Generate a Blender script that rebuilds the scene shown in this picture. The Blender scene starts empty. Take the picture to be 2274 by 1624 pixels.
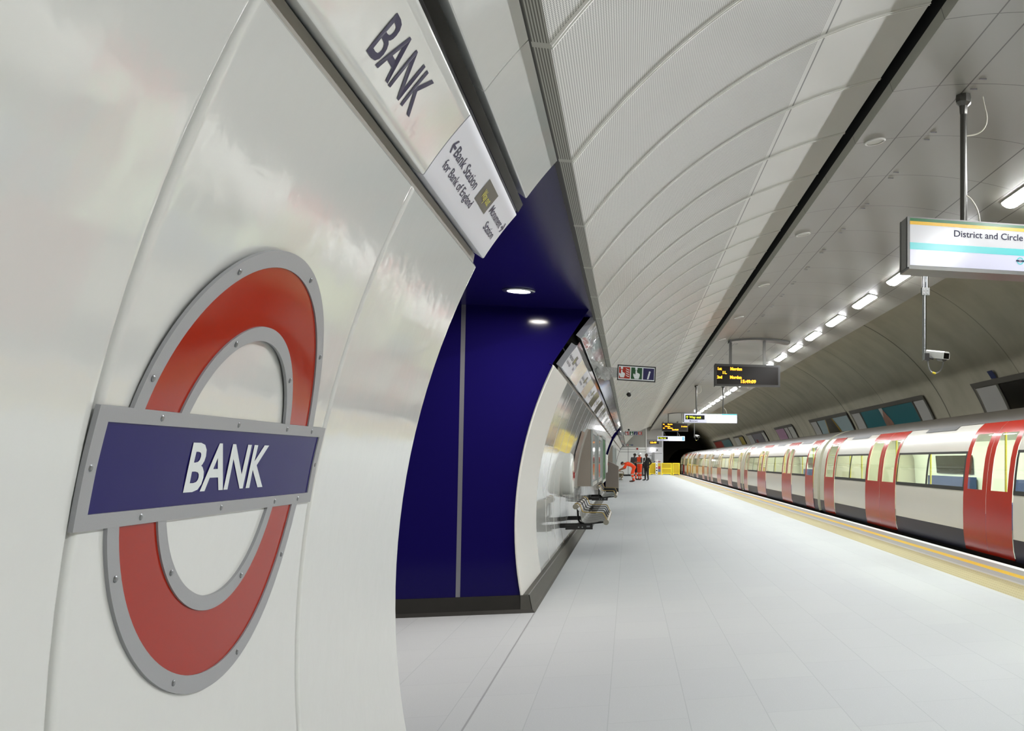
import bpy, math, random
from mathutils import Vector, Matrix
S = bpy.context.scene
C = S.collection
R = math.radians
random.seed(7)

# ------------------------------------------------------------------ camera, world, exposure
W_, H_ = 2274, 1624
F_, PX, PY, TH, CH = 2190.0, 2024.0, 1022.0, R(16), 1.28
cd = bpy.data.cameras.new('camera')
cam = bpy.data.objects.new('camera', cd); C.objects.link(cam)
cam.location = (0, 0, CH); cam.rotation_euler = (R(90), 0, -TH)
cd.sensor_fit = 'HORIZONTAL'; cd.sensor_width = 36; cd.lens = F_ / W_ * 36
cd.shift_x = (W_ / 2 - PX) / W_; cd.shift_y = (PY - H_ / 2) / W_
cd.clip_start = 0.05; cd.clip_end = 300
S.camera = cam
wd = bpy.data.worlds.new('world'); S.world = wd; wd.use_nodes = True
wd.node_tree.nodes['Background'].inputs[0].default_value = (.9, .95, 1, 1)
wd.node_tree.nodes['Background'].inputs[1].default_value = 0.0
S.view_settings.view_transform = 'Standard'; S.view_settings.look = 'None'
S.view_settings.gamma = 1; S.view_settings.use_curve_mapping = False
S.view_settings.exposure = 0.0
LAMP = 117.0          # ceiling light panels
YB = -9.0            # where the built part of the tunnel ends behind the camera

# ------------------------------------------------------------------ materials
def lin(c):
    if isinstance(c, str):
        c = tuple(int(c[i:i + 2], 16) / 255 for i in (0, 2, 4))
    return tuple((x / 12.92 if x <= .04045 else ((x + .055) / 1.055) ** 2.4) for x in c[:3]) + (1,)
MATS = {}
def mat(name, col, rough=.5, metal=0., emit=0., coat=0., spec=.5, bump=None, mottle=None, alpha=1.):
    """bump=(scale, strength[, stretch vector]); mottle=(scale, amount[, stretch vector])"""
    m = bpy.data.materials.new(name); m.use_nodes = True
    nt = m.node_tree; b = nt.nodes['Principled BSDF']; c = lin(col)
    b.inputs['Base Color'].default_value = c; b.inputs['Roughness'].default_value = rough
    b.inputs['Metallic'].default_value = metal; b.inputs['Specular IOR Level'].default_value = spec
    b.inputs['Coat Weight'].default_value = coat; b.inputs['Coat Roughness'].default_value = .05
    if emit:
        b.inputs['Emission Color'].default_value = c; b.inputs['Emission Strength'].default_value = emit
    def noise(a):
        tc = nt.nodes.new('ShaderNodeTexCoord'); mp = nt.nodes.new('ShaderNodeMapping')
        if len(a) > 2: mp.inputs['Scale'].default_value = a[2]
        n = nt.nodes.new('ShaderNodeTexNoise'); n.inputs['Scale'].default_value = a[0]; n.inputs['Detail'].default_value = 4
        nt.links.new(tc.outputs['Object'], mp.inputs[0]); nt.links.new(mp.outputs[0], n.inputs['Vector'])
        return n
    if mottle:
        n = noise(mottle); mx = nt.nodes.new('ShaderNodeMix'); mx.data_type = 'RGBA'
        mx.inputs['A'].default_value = tuple(x * (1 - mottle[1]) for x in c[:3]) + (1,)
        mx.inputs['B'].default_value = tuple(min(1, x * (1 + mottle[1])) for x in c[:3]) + (1,)
        nt.links.new(n.outputs['Fac'], mx.inputs['Factor']); nt.links.new(mx.outputs['Result'], b.inputs['Base Color'])
    if bump:
        n = noise(bump); bp = nt.nodes.new('ShaderNodeBump'); bp.inputs['Strength'].default_value = bump[1]; bp.inputs['Distance'].default_value = .02
        nt.links.new(n.outputs['Fac'], bp.inputs['Height']); nt.links.new(bp.outputs[0], b.inputs['Normal'])
    MATS[name] = m
    return m
class NG:
    """tiny helper to write node maths"""
    def __init__(s, m): s.t = m.node_tree; s.b = s.t.nodes['Principled BSDF']
    def n(s, typ, **kw):
        k = s.t.nodes.new(typ)
        for a, v in kw.items(): setattr(k, a, v)
        return k
    def l(s, a, b): s.t.links.new(a, b)
    def m(s, op, a, b=None, c=None):
        k = s.n('ShaderNodeMath', operation=op)
        for i, v in enumerate((a, b, c)):
            if v is None: continue
            if isinstance(v, (int, float)): k.inputs[i].default_value = v
            else: s.l(v, k.inputs[i])
        return k.outputs[0]
    def mix(s, f, a, b):
        k = s.n('ShaderNodeMix', data_type='RGBA')
        for nm, v in (('Factor', f), ('A', a), ('B', b)):
            if hasattr(v, 'is_linked'): s.l(v, k.inputs[nm])
            else: k.inputs[nm].default_value = v
        return k.outputs['Result']
    def uv(s):
        sp = s.n('ShaderNodeSeparateXYZ'); s.l(s.n('ShaderNodeUVMap', uv_map='uv').outputs[0], sp.inputs[0])
        return sp.outputs[0], sp.outputs[1]
    def line(s, x, pos, w):          # 1 inside |x-pos|<w
        return s.m('LESS_THAN', s.m('ABSOLUTE', s.m('SUBTRACT', x, pos)), w)
    def period(s, x, p, ph, w):      # 1 near x = ph + k p
        a = s.m('ABSOLUTE', s.m('SUBTRACT', s.m('FLOORED_MODULO', s.m('ADD', x, p / 2 - ph), p), p / 2))
        return s.m('LESS_THAN', a, w)

enamel = mat('white_enamel', 'd9dad6', .06, spec=.6, bump=(11, .035))
enamel_matt = mat('white_filmed_enamel', 'd6d5cf', .38)
film = mat('glossy_filmed_enamel', 'c6c8c4', .06, coat=1., spec=.8, bump=(7, .5, (1, .35, 1)))
filmlow = mat('polished_enamel', 'd6d7d2', .04, spec=.8, bump=(1.6, .06))
cream_panel = mat('sign_white', 'dadbe2', .35)
ink = mat('navy_ink', '1a1540', .35, spec=.2)
yellow_ink = mat('yellow_ink', 'd9d34a', .4)
black_gloss = mat('black_gloss', '100f0c', .10, spec=.08)
black = mat('black_metal', '151412', .4)
void = mat('recess_dark', '0c0b09', .8)
grey_frame = mat('grey_frame_paint', '9a9b9d', .4, bump=(350, .05))
red_en = mat('red_enamel', 'a0240d', .10, spec=.13, bump=(9, .015))
blue_en = mat('blue_enamel', '262160', .12, spec=.04, bump=(9, .01))
white_ink = mat('white_ink', 'dfe4e4', .35)
steel = mat('steel', 'a9abac', .28, metal=1.)
screwm = mat('screw_steel', '8c8e90', .3, metal=.9)
passage_blue = mat('passage_blue', '150f4c', .09, spec=.1, bump=(3, .01))
passage_ceil = mat('passage_blue_ceiling', '1c1652', .2, spec=.1)
silver = mat('silver_trim', '8b8b90', .35, metal=.6)
skirt = mat('skirting_tile', '54534d', .55, spec=.15, mottle=(14, .12))
skirt_dark = mat('skirting_tile_dark', '2c2b28', .5, spec=.2, mottle=(9, .2))
capm = mat('panel_end_cap', 'babbc0', .4)
bulkm = mat('bulkhead_paint', 'a3a297', .5)
plywood = mat('beige_board', '8f857a', .6, mottle=(90, .12))
green_board = mat('green_board', '1f5a2b', .5, spec=.08)
glass_dark = mat('case_glass', '8d9492', .05, coat=1., spec=.9, bump=(4, .25))
alu = mat('aluminium_frame', 'b4bab8', .3, metal=.7)
brass = mat('brass_edge', 'a08a4e', .4, metal=.5)
perf = mat('perforated_seat', '6c6d69', .4, metal=.5, bump=(180, .4))
tubem = mat('tube_grey', '8e8a7d', .45, metal=.4)
redlab = mat('red_label', '9c231b', .4)
disp_case = mat('display_case', '231f18', .35)
disp_glass = mat('display_screen', '1d1812', .22, spec=.12)
amber = mat('amber_led', 'ff9a18', .5, emit=5.)
lit_white = mat('lit_white_face', 'eef0ff', .25, emit=.9)
lit_cool = mat('lit_grey_face', 'd6d7da', .15, emit=.18)
lit_lilac = mat('lit_lilac_face', 'd4d5e8', .15, emit=.24)
signgrey = mat('sign_case_grey', '6c6c69', .3, metal=.5)
sg_green = mat('stripe_green', '1f6b38', .2, emit=.1)
sg_yel = mat('stripe_yellow', 'dcae22', .2, emit=.25)
sg_teal = mat('stripe_teal', '5cc4c6', .2, emit=.3)
pic_red = mat('pictogram_red', 'a82c17', .4)
pic_green = mat('pictogram_green', '1d4f2b', .4)
pic_blue = mat('pictogram_blue', '1f1c4e', .4)
bubble = mat('bubble_wrap', 'c9cac8', .12, coat=.6, bump=(60, .8))
bubble.node_tree.nodes['Principled BSDF'].inputs['Transmission Weight'].default_value = .5
barrier_y = mat('barrier_yellow', 'f6e02a', .45)
barrier_in = mat('barrier_mesh', 'c9ad14', .6)
lampwhite = mat('lamp_white', 'ffffff', .5, emit=9.)
downl = mat('downlight_lens', 'fff8f0', .5, emit=480.)
lampface = mat('light_diffuser', 'fbfdff', .5, emit=LAMP)
chrome = mat('chrome_pole', 'b9bcbf', .18, metal=1.)
polegrey = mat('pole_grey', '5b5a56', .3, metal=.6)
cablew = mat('white_cable', 'd6d3c4', .5)
cctvw = mat('camera_white', 'd8d8d2', .3)
yel_tag = mat('yellow_tag', 'c9b62a', .5)
poster_frame = mat('poster_frame', '5b574e', .5)

# floor tiles
floorm = mat('floor_tile', 'c9cccd', .6, spec=.12)
g = NG(floorm)
tcx = g.n('ShaderNodeTexCoord'); spx = g.n('ShaderNodeSeparateXYZ'); g.l(tcx.outputs['Object'], spx.inputs[0])
cmb = g.n('ShaderNodeCombineXYZ'); g.l(spx.outputs[1], cmb.inputs[0]); g.l(g.m('ADD', spx.outputs[0], .098), cmb.inputs[1])
br = g.n('ShaderNodeTexBrick'); g.l(cmb.outputs[0], br.inputs['Vector'])
br.inputs['Scale'].default_value = 1; br.inputs['Brick Width'].default_value = .77; br.inputs['Row Height'].default_value = .385
br.inputs['Mortar Size'].default_value = .0025; br.inputs['Color1'].default_value = lin('bcbfc0'); br.inputs['Color2'].default_value = lin('b9bcbe'); br.inputs['Mortar'].default_value = lin('aaaeb0')
nz = g.n('ShaderNodeTexNoise'); g.l(tcx.outputs['Object'], nz.inputs['Vector']); nz.inputs['Scale'].default_value = 150; nz.inputs['Detail'].default_value = 3
n2 = g.n('ShaderNodeTexNoise'); g.l(tcx.outputs['Object'], n2.inputs['Vector']); n2.inputs['Scale'].default_value = 2.2
cc = g.mix(g.m('MULTIPLY', g.m('GREATER_THAN', nz.outputs[0], .62), .35), br.outputs[0], lin('cdd0d1'))
cc = g.mix(g.m('MULTIPLY', g.m('LESS_THAN', nz.outputs[0], .36), .3), cc, lin('a7abad'))
cc = g.mix(g.m('MULTIPLY', n2.outputs[0], .18), cc, lin('b0b3b2'))
g.l(cc, g.b.inputs['Base Color'])

# ceiling soffit with its panel joints (u along the platform, v across)
soffit = mat('soffit_panel', 'a6a59c', .42)
g = NG(soffit); u, v = g.uv()
SOFR, SOFX, SOFZ = 4.05, 2.90, 0.0
def sof_pt_ratio(k):      # point of the soffit arc on the ray X = k (Z - CH)
    c = SOFZ - CH
    a = k * k + 1; b = -2 * (k * SOFX + c); d = SOFX ** 2 + c ** 2 - SOFR ** 2
    z = (-b + math.sqrt(b * b - 4 * a * d)) / (2 * a)
    return k * z, z + CH
def sof_v(x, z): return SOFR * math.atan2(x - SOFX, z - SOFZ)
mask = g.period(u, 1.2, 4.38, .0045)
for k, w in ((.796, .006), (.871, .006), (1.217, .006), (1.362, .005), (1.492, .005)):
    mask = g.m('MAXIMUM', mask, g.line(v, sof_v(*sof_pt_ratio(k)), w))
g.l(g.mix(mask, lin('838279'), lin('2d2820')), g.b.inputs['Base Color'])

# perforated ceiling panels
perfc = mat('perforated_panel', 'b4b4ab', .40)
g = NG(perfc); u, v = g.uv()
def dots(p, r):
    a = g.m('SUBTRACT', g.m('FLOORED_MODULO', u, p), p / 2); b = g.m('SUBTRACT', g.m('FLOORED_MODULO', v, p), p / 2)
    return g.m('LESS_THAN', g.m('ADD', g.m('MULTIPLY', a, a), g.m('MULTIPLY', b, b)), r * r)
hole = g.m('MULTIPLY', dots(.0125, .0043), g.m('LESS_THAN', v, 1.75))
edge = g.period(u, 1.2, 4.38, .02)
hole = g.m('MULTIPLY', hole, g.m('SUBTRACT', 1.0, edge))
seam = g.line(v, 1.79, .006)
nb = g.n('ShaderNodeTexNoise'); g.l(g.n('ShaderNodeTexCoord').outputs['Object'], nb.inputs['Vector']); nb.inputs['Scale'].default_value = 1.3
c0 = g.mix(g.m('MULTIPLY', nb.outputs[0], .3), lin('bcbcb4'), lin('acaca3'))
c0 = g.mix(hole, c0, lin('55554e')); c0 = g.mix(seam, c0, lin('4b4a42'))
g.l(c0, g.b.inputs['Base Color'])

# concrete lining
concrete = mat('concrete', '8a8674', .75)
g = NG(concrete); u, v = g.uv()
cmb = g.n('ShaderNodeCombineXYZ'); g.l(g.m('MULTIPLY', u, 1.6), cmb.inputs[0]); g.l(g.m('MULTIPLY', v, .35), cmb.inputs[1])
n1 = g.n('ShaderNodeTexNoise'); g.l(cmb.outputs[0], n1.inputs['Vector']); n1.inputs['Scale'].default_value = 1.0; n1.inputs['Detail'].default_value = 6
cm2 = g.n('ShaderNodeCombineXYZ'); g.l(u, cm2.inputs[0]); g.l(v, cm2.inputs[1])
n2 = g.n('ShaderNodeTexNoise'); g.l(cm2.outputs[0], n2.inputs['Vector']); n2.inputs['Scale'].default_value = .8; n2.inputs['Detail'].default_value = 8
cc = g.mix(n1.outputs[0], lin('a9a38f'), lin('c2bda8'))
rmp = g.m('MULTIPLY', g.m('SUBTRACT', n2.outputs[0], .45), 2.2)
k = g.n('ShaderNodeClamp'); g.l(rmp, k.inputs[0])
cc = g.mix(g.m('MULTIPLY', k.outputs[0], .55), cc, lin('777159'))
ms = g.m('MAXIMUM', g.period(u, 10.4, 22.7, .04), g.m('MULTIPLY', g.period(u, 5.2, 22.7, .025), .6))
cc = g.mix(g.m('MULTIPLY', ms, .7), cc, lin('3a3528'))
g.l(cc, g.b.inputs['Base Color'])

# tactile strip with its blisters
tact = mat('tactile_blister', 'c9bd92', .6)
g = NG(tact); u, v = g.uv()
a = g.m('SUBTRACT', g.m('FLOORED_MODULO', u, .0667), .0333); b = g.m('SUBTRACT', g.m('FLOORED_MODULO', v, .0667), .0333)
d = g.m('SQRT', g.m('ADD', g.m('MULTIPLY', a, a), g.m('MULTIPLY', b, b)))
hgt = g.n('ShaderNodeMapRange'); g.l(d, hgt.inputs[0])
hgt.inputs[1].default_value = .011; hgt.inputs[2].default_value = .017; hgt.inputs[3].default_value = 1; hgt.inputs[4].default_value = 0
bp = g.n('ShaderNodeBump'); bp.inputs['Strength'].default_value = 1; bp.inputs['Distance'].default_value = .006
g.l(hgt.outputs[0], bp.inputs['Height']); g.l(bp.outputs[0], g.b.inputs['Normal'])
edgering = g.m('MULTIPLY', g.m('GREATER_THAN', d, .012), g.m('LESS_THAN', d, .017))
g.l(g.mix(g.m('MULTIPLY', edgering, .5), lin('a3976b'), lin('6b6242')), g.b.inputs['Base Color'])
groove = mat('grooved_strip', 'b9b8b3', .5)
g = NG(groove); u, v = g.uv()
gm = g.m('MULTIPLY', g.period(v, .022, 0, .004), g.m('GREATER_THAN', v, .045))
g.l(g.mix(gm, lin('a9a8a2'), lin('6b6961')), g.b.inputs['Base Color'])
yell = mat('yellow_line', 'd9b023', .5, mottle=(60, .08))
edgeg = mat('edge_grey', '98958e', .55, mottle=(50, .08))
whitee = mat('white_nosing', 'f2f2f0', .5)

# train paints
t_white = mat('train_white', 'd6d3c8', .2, spec=.4)
t_red = mat('train_red', 'ad2412', .2, spec=.18)
t_blue = mat('train_blue', '232338', .4, spec=.2)
t_dark = mat('train_rubber', '1d1b14', .5)
t_roof = mat('train_roof', '3d382f', .5, spec=.2, mottle=(2.5, .18, (1, .25, 1)))
t_under = mat('train_underframe', '14120e', .7)
t_cream = mat('train_end_cream', 'c5c3ae', .35)
t_inner = mat('carriage_lining', 'e2e8dc', .5)
t_seat = mat('seat_moquette', '33436e', .8, mottle=(40, .4))
t_poleg = mat('grab_pole', 'c9c14a', .4)
t_lamp = mat('carriage_lamp', 'f2fae8', .5, emit=45.)
glassm = bpy.data.materials.new('window_glass'); glassm.use_nodes = True
nt = glassm.node_tree; nt.nodes.clear()
o_ = nt.nodes.new('ShaderNodeOutputMaterial'); mx = nt.nodes.new('ShaderNodeMixShader'); tr = nt.nodes.new('ShaderNodeBsdfTransparent'); gl = nt.nodes.new('ShaderNodeBsdfGlossy'); lw = nt.nodes.new('ShaderNodeFresnel')
gl.inputs['Roughness'].default_value = .03; tr.inputs[0].default_value = (.9, .94, .86, 1); lw.inputs[0].default_value = 1.45
nt.links.new(lw.outputs[0], mx.inputs[0]); nt.links.new(tr.outputs[0], mx.inputs[1]); nt.links.new(gl.outputs[0], mx.inputs[2]); nt.links.new(mx.outputs[0], o_.inputs[0])

# ------------------------------------------------------------------ mesh builder
OFF = {}
class MB:
    def __init__(s): s.v = []; s.f = []; s.m = []; s.uv = {}
    def add(s, vs, fs, m=0, uv=None):
        b = len(s.v); s.v += [tuple(p) for p in vs]
        for f in fs: s.f.append([i + b for i in f]); s.m.append(m)
        if uv:
            for i, t in enumerate(uv): s.uv[b + i] = t
        return s
    def box(s, lo, hi, m=0):
        x0, y0, z0 = lo; x1, y1, z1 = hi
        return s.add([(x0, y0, z0), (x1, y0, z0), (x1, y1, z0), (x0, y1, z0), (x0, y0, z1), (x1, y0, z1), (x1, y1, z1), (x0, y1, z1)],
                     [(0, 3, 2, 1), (4, 5, 6, 7), (0, 1, 5, 4), (1, 2, 6, 5), (2, 3, 7, 6), (3, 0, 4, 7)], m)
    def tube(s, path, r, n=10, m=0, cap=True):
        P = [Vector(p) for p in path]; rs = r if isinstance(r, (list, tuple)) else [r] * len(P)
        vs = []; up = None
        for i, p in enumerate(P):
            t = (P[min(i + 1, len(P) - 1)] - P[max(i - 1, 0)]).normalized()
            if up is None:
                up = Vector((0, 0, 1)) if abs(t.z) < .9 else Vector((1, 0, 0))
            a = t.cross(up).normalized(); b = a.cross(t).normalized(); up = b
            vs += [p + (a * math.cos(2 * math.pi * k / n) + b * math.sin(2 * math.pi * k / n)) * rs[i] for k in range(n)]
        fs = []
        for i in range(len(P) - 1):
            for k in range(n):
                k2 = (k + 1) % n
                fs.append((i * n + k, i * n + k2, (i + 1) * n + k2, (i + 1) * n + k))
        if cap:
            fs.append(tuple(range(n - 1, -1, -1))); fs.append(tuple((len(P) - 1) * n + k for k in range(n)))
        return s.add(vs, fs, m)
    def lathe(s, org, axis, prof, n=24, m=0):
        org = Vector(org); ax = Vector(axis).normalized()
        a = ax.orthogonal().normalized(); b = ax.cross(a)
        vs = []
        for (r, h) in prof:
            vs += [org + ax * h + (a * math.cos(2 * math.pi * k / n) + b * math.sin(2 * math.pi * k / n)) * max(r, 1e-5) for k in range(n)]
        fs = []
        for i in range(len(prof) - 1):
            for k in range(n):
                k2 = (k + 1) % n
                fs.append((i * n + k, i * n + k2, (i + 1) * n + k2, (i + 1) * n + k))
        return s.add(vs, fs, m)
    def extr(s, prof, y0, y1, m=0, closed=False, ny=1, uv=True, v0=0, flip=False):
        """profile of (x, z) points swept along y"""
        n = len(prof); vs = []; uvs = []; arc = [v0]
        for i in range(1, n): arc.append(arc[-1] + math.dist(prof[i], prof[i - 1]))
        for j in range(ny + 1):
            y = y0 + (y1 - y0) * j / ny
            for i, (x, z) in enumerate(prof): vs.append((x, y, z)); uvs.append((y, arc[i]))
        fs = []
        for j in range(ny):
            for i in range(n if closed else n - 1):
                i2 = (i + 1) % n
                q = (j * n + i, j * n + i2, (j + 1) * n + i2, (j + 1) * n + i)
                fs.append(q[::-1] if flip else q)
        if closed:
            fs.append(tuple(range(n - 1, -1, -1))); fs.append(tuple(ny * n + i for i in range(n)))
        return s.add(vs, fs, m, uvs if uv else None)
    def prism(s, pts, org, u, v, d, m=0):
        """flat polygon pts (a, b) in frame u, v, with thickness vector d behind it"""
        org, u, v, d = Vector(org), Vector(u), Vector(v), Vector(d); n = len(pts)
        fr = [org + u * a + v * b for a, b in pts]; bk = [p + d for p in fr]
        fs = [tuple(range(n)), tuple(range(2 * n - 1, n - 1, -1))]
        for i in range(n):
            k = (i + 1) % n; fs.append((i, i + n, k + n, k))
        return s.add(fr + bk, fs, m)
    def build(s, name, mats, parent=None, smooth=30, loc=None):
        if not isinstance(mats, (list, tuple)): mats = [mats]
        me = bpy.data.meshes.new(name)
        off = Vector((0, 0, 0))
        if parent is not None: off = OFF.get(parent.name, Vector((0, 0, 0)))
        elif loc is not None: off = Vector(loc)
        me.from_pydata([tuple(Vector(p) - off) for p in s.v], [], s.f)
        for a in mats: me.materials.append(a)
        me.polygons.foreach_set('material_index', s.m)
        if s.uv:
            l = me.uv_layers.new(name='uv')
            for lp in me.loops: l.data[lp.index].uv = s.uv.get(lp.vertex_index, (0, 0))
        me.validate(); me.update()
        if smooth:
            me.polygons.foreach_set('use_smooth', [True] * len(me.polygons)); me.set_sharp_from_angle(angle=R(smooth))
        o = bpy.data.objects.new(name, me); C.objects.link(o)
        OFF[o.name] = off
        if parent is not None: o.parent = parent
        elif loc is not None: o.location = loc
        return o
def thing(name, label, cat, loc=(0, 0, 0), group=None):
    o = bpy.data.objects.new(name, None); C.objects.link(o); o.location = loc; o.empty_display_size = .1
    OFF[o.name] = Vector(loc); o['label'] = label; o['category'] = cat
    if group: o['group'] = group
    return o
def tag(o, label, cat, group=None):
    o['label'] = label; o['category'] = cat
    if group: o['group'] = group
    return o
def struct(o): o['kind'] = 'structure'; return o
def copy_tree(o, loc=None, label=None, parent=None):
    c = o.copy(); C.objects.link(c); c.parent = parent
    if loc is not None: c.location = loc
    if label: c['label'] = label
    for ch in o.children: copy_tree(ch, parent=c)
    return c

# text as mesh data, normalised so that cap letters are `h` high starting at 0, 0
_tc = {}
def text_raw(s, bold=0., shear=0.):
    k = (s, bold, shear)
    if k in _tc: return _tc[k]
    cu = bpy.data.curves.new('lettering', 'FONT'); cu.body = s; cu.size = 1; cu.offset = bold; cu.resolution_u = 3; cu.shear = shear
    ob = bpy.data.objects.new('lettering', cu); C.objects.link(ob)
    ev = ob.evaluated_get(bpy.context.evaluated_depsgraph_get()); me = ev.to_mesh()
    vs = [(p.co.x, p.co.y) for p in me.vertices]; fs = [tuple(p.vertices) for p in me.polygons]
    ev.to_mesh_clear(); bpy.data.objects.remove(ob); bpy.data.curves.remove(cu)
    _tc[k] = (vs, fs); return _tc[k]
def put_text(mb, s, org, u, v, x0, x1, h, bold=.0, m=0, base=0., off=(0, 0, 0), shear=0.):
    """letters of cap height h on the baseline `base`, stretched to span x0..x1 in frame u, v"""
    vs, fs = text_raw(s, bold, shear)
    cap = .69; a0 = min(p[0] for p in vs); a1 = max(p[0] for p in vs)
    org, u, v, off = Vector(org), Vector(u), Vector(v), Vector(off)
    sx = (x1 - x0) / (a1 - a0) if x1 is not None else h / cap
    mb.add([org + u * (x0 + (p[0] - a0) * sx) + v * (base + p[1] * h / cap) + off for p in vs], fs, m)

# ------------------------------------------------------------------ platform, track, tunnel
Y0, YE = YB, 82.0
TX = 4.468     # platform edge
def sheet(name, x0, x1, y0, y1, m, z=0., ny=1):
    return struct(MB().add([(x0, y0, z), (x1, y0, z), (x1, y1, z), (x0, y1, z)], [(0, 1, 2, 3)], 0, [(y0, 0), (y0, x1 - x0), (y1, x1 - x0), (y1, 0)]).build(name, m, smooth=0))
FY = 92.0
sheet('floor', -5.5, 3.456, Y0, FY, floorm)
sheet('trim_1', 3.456, 3.868, Y0, FY, tact)
sheet('trim_2', 3.868, 4.065, Y0, FY, groove)
sheet('trim_3', 4.065, 4.18, Y0, FY, yell)
sheet('trim_4', 4.18, 4.368, Y0, FY, edgeg)
struct(MB().box((4.368, Y0, -.06), (TX, FY, 0)).build('trim_5', whitee, smooth=0))
struct(MB().box((4.20, Y0, -1.1), (4.38, FY, -.06)).build('wall_track', t_under, smooth=0))
struct(MB().box((4.2, Y0, -1.15), (8.6, 140, -1.0)).build('floor_track', t_under, smooth=0))
tr_ = MB()
for x in (5.14, 6.58): tr_.extr([(x - .06, -1), (x + .06, -1), (x + .02, -.97), (x + .035, -.87), (x - .035, -.87), (x - .02, -.97)], Y0, 140, closed=True)
for x in (4.72, 5.86): tr_.extr([(x - .04, -.98), (x + .04, -.98), (x + .04, -.80), (x - .04, -.80)], Y0, 140, closed=True)
tag(tr_.build('rails', steel), 'steel running and conductor rails in the dark track bed below the train', 'rails')
# seam where the passage floor meets the platform, platform stop mark
struct(MB().add([(-.762, Y0, .001), (-.752, Y0, .001), (-.752, 8.8, .001), (-.762, 8.8, .001)], [(0, 1, 2, 3)]).build('trim_6', mat('floor_seam', '96989a', .6), smooth=0))
tag(MB().add([(2.9, 39.9, .002), (4.40, 39.9, .002), (4.40, 40.02, .002), (2.9, 40.02, .002)], [(0, 1, 2, 3)]).build('floor_marking', whitee, smooth=0),
    'short white painted bar across the yellow line at the platform edge', 'floor marking')

CCX, CCZ, CR = 3.65, .62, 4.20
def conc(a, r=CR): return (CCX + r * math.cos(a), CCZ + r * math.sin(a))
prof = [conc(R(a)) for a in range(112, -30, -3)]
struct(MB().extr(prof, Y0, 106, ny=1).build('wall_right', concrete, smooth=60))
# the tunnel beyond: headwall ring and running tunnel bore
RC = (5.86, .55, 1.95)
hb = MB(); n = 48
vs = [];
for k in range(n): vs.append((RC[0] + RC[2] * math.cos(2 * math.pi * k / n), 106, RC[1] + RC[2] * math.sin(2 * math.pi * k / n)))
for k in range(n): vs.append((CCX + 1 + 5.5 * math.cos(2 * math.pi * k / n), 106, CCZ + 5.5 * math.sin(2 * math.pi * k / n)))
hb.add(vs, [(k, (k + 1) % n, n + (k + 1) % n, n + k) for k in range(n)])
vs = [(RC[0] + RC[2] * math.cos(2 * math.pi * k / n), y, RC[1] + RC[2] * math.sin(2 * math.pi * k / n)) for y in (106, 140) for k in range(n)]
hb.add(vs, [(k, n + k, n + (k + 1) % n, (k + 1) % n) for k in range(n)]); hb.add([(RC[0] + 2 * math.cos(2 * math.pi * k / n), 140, RC[1] + 2 * math.sin(2 * math.pi * k / n)) for k in range(n)], [tuple(range(n))])
struct(hb.build('wall_tunnel', mat('bore_dark', '6a6352', .8), smooth=40))

# soffit over the platform edge and the bulkhead lip on its left
xl, zl = sof_pt_ratio(.6896); xr, zr = sof_pt_ratio(1.674)
al, ar = math.atan2(xl - SOFX, zl - SOFZ), math.atan2(xr - SOFX, zr - SOFZ)
sp = [(SOFX + SOFR * math.sin(al + (ar - al) * i / 24), SOFZ + SOFR * math.cos(al + (ar - al) * i / 24)) for i in range(25)]
YS_ = 90.9
mb = MB().extr(sp, Y0, YS_, v0=SOFR * al)
struct(mb.build('ceiling', soffit, smooth=60))
mb = MB().extr([(xr, zr), (xr + .01, zr + .02), (xr + .01, 4.80)], Y0, YS_)
mb.extr([(xl, zl), (xl - .022, zl + .066)], Y0, YE - 1)
for k in range(-8, 70):
    y = 4.38 + 1.2 * k
    if y < YE - 1: mb.add([(xl - .001, y - .0025, zl + .001), (xl - .001, y + .0025, zl + .001), (xl - .0225, y + .0025, zl + .066), (xl - .0225, y - .0025, zl + .066)], [(0, 1, 2, 3)], 1)
    if 4 < y < 40:
        qx, qz = sof_pt_ratio(.893)
        for dy in (-.10, .10): mb.box((qx - .025, y + dy - .008, qz - .006), (qx + .025, y + dy + .008, qz + .01), 2)
mb.extr([(xl - .022, zl + .066), (xl - .022, zl + .2), (xl - .14, zl + .2), (xl - .30, zl + .15)], Y0, YE - 1, 1)
struct(mb.build('trim_7', [bulkm, void, silver], smooth=0))
# perforated ceiling over the wall side
PCX, PCZ, PR = 2.80, .50, 3.65
def pc(x): return PCZ + math.sqrt(PR * PR - (x - PCX) ** 2)
a0 = math.atan2(-.229 - PCX, pc(-.229) - PCZ); a1 = math.atan2(1.715 - PCX, pc(1.715) - PCZ)
pp = [(PCX + PR * math.sin(a0 + (a1 - a0) * i / 28), PCZ + PR * math.cos(a0 + (a1 - a0) * i / 28)) for i in range(29)]
CX0, CZ0 = pp[0]
mb = MB().extr(pp, Y0, YE, uv=True)
mb.extr([pp[-1], (pp[-1][0] + .004, pp[-1][1] + .10)], Y0, YE, 1)
ribs = [(PCX + (PR - .008) * math.sin(a0 + (a1 - a0) * i / 28), PCZ + (PR - .008) * math.cos(a0 + (a1 - a0) * i / 28)) for i in range(29)]
for k in range(-8, 70):
    y = 4.38 + 1.2 * k
    if y > YE - .1 or y < Y0 + .1: continue
    for dy in (-.016, .008):
        vs = []
        for (p, q) in zip(pp, ribs): vs += [(p[0], y + dy, p[1]), (q[0], y + dy, q[1]), (q[0], y + dy + .008, q[1]), (p[0], y + dy + .008, p[1])]
        fs = []
        for i in range(28):
            b = i * 4
            for e in range(3): fs.append((b + e, b + e + 1, b + e + 5, b + e + 4))
        mb.add(vs, fs, 2)
struct(mb.build('ceiling', [perfc, void, mat('panel_rib', 'd6d6ce', .3)], smooth=40))
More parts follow.
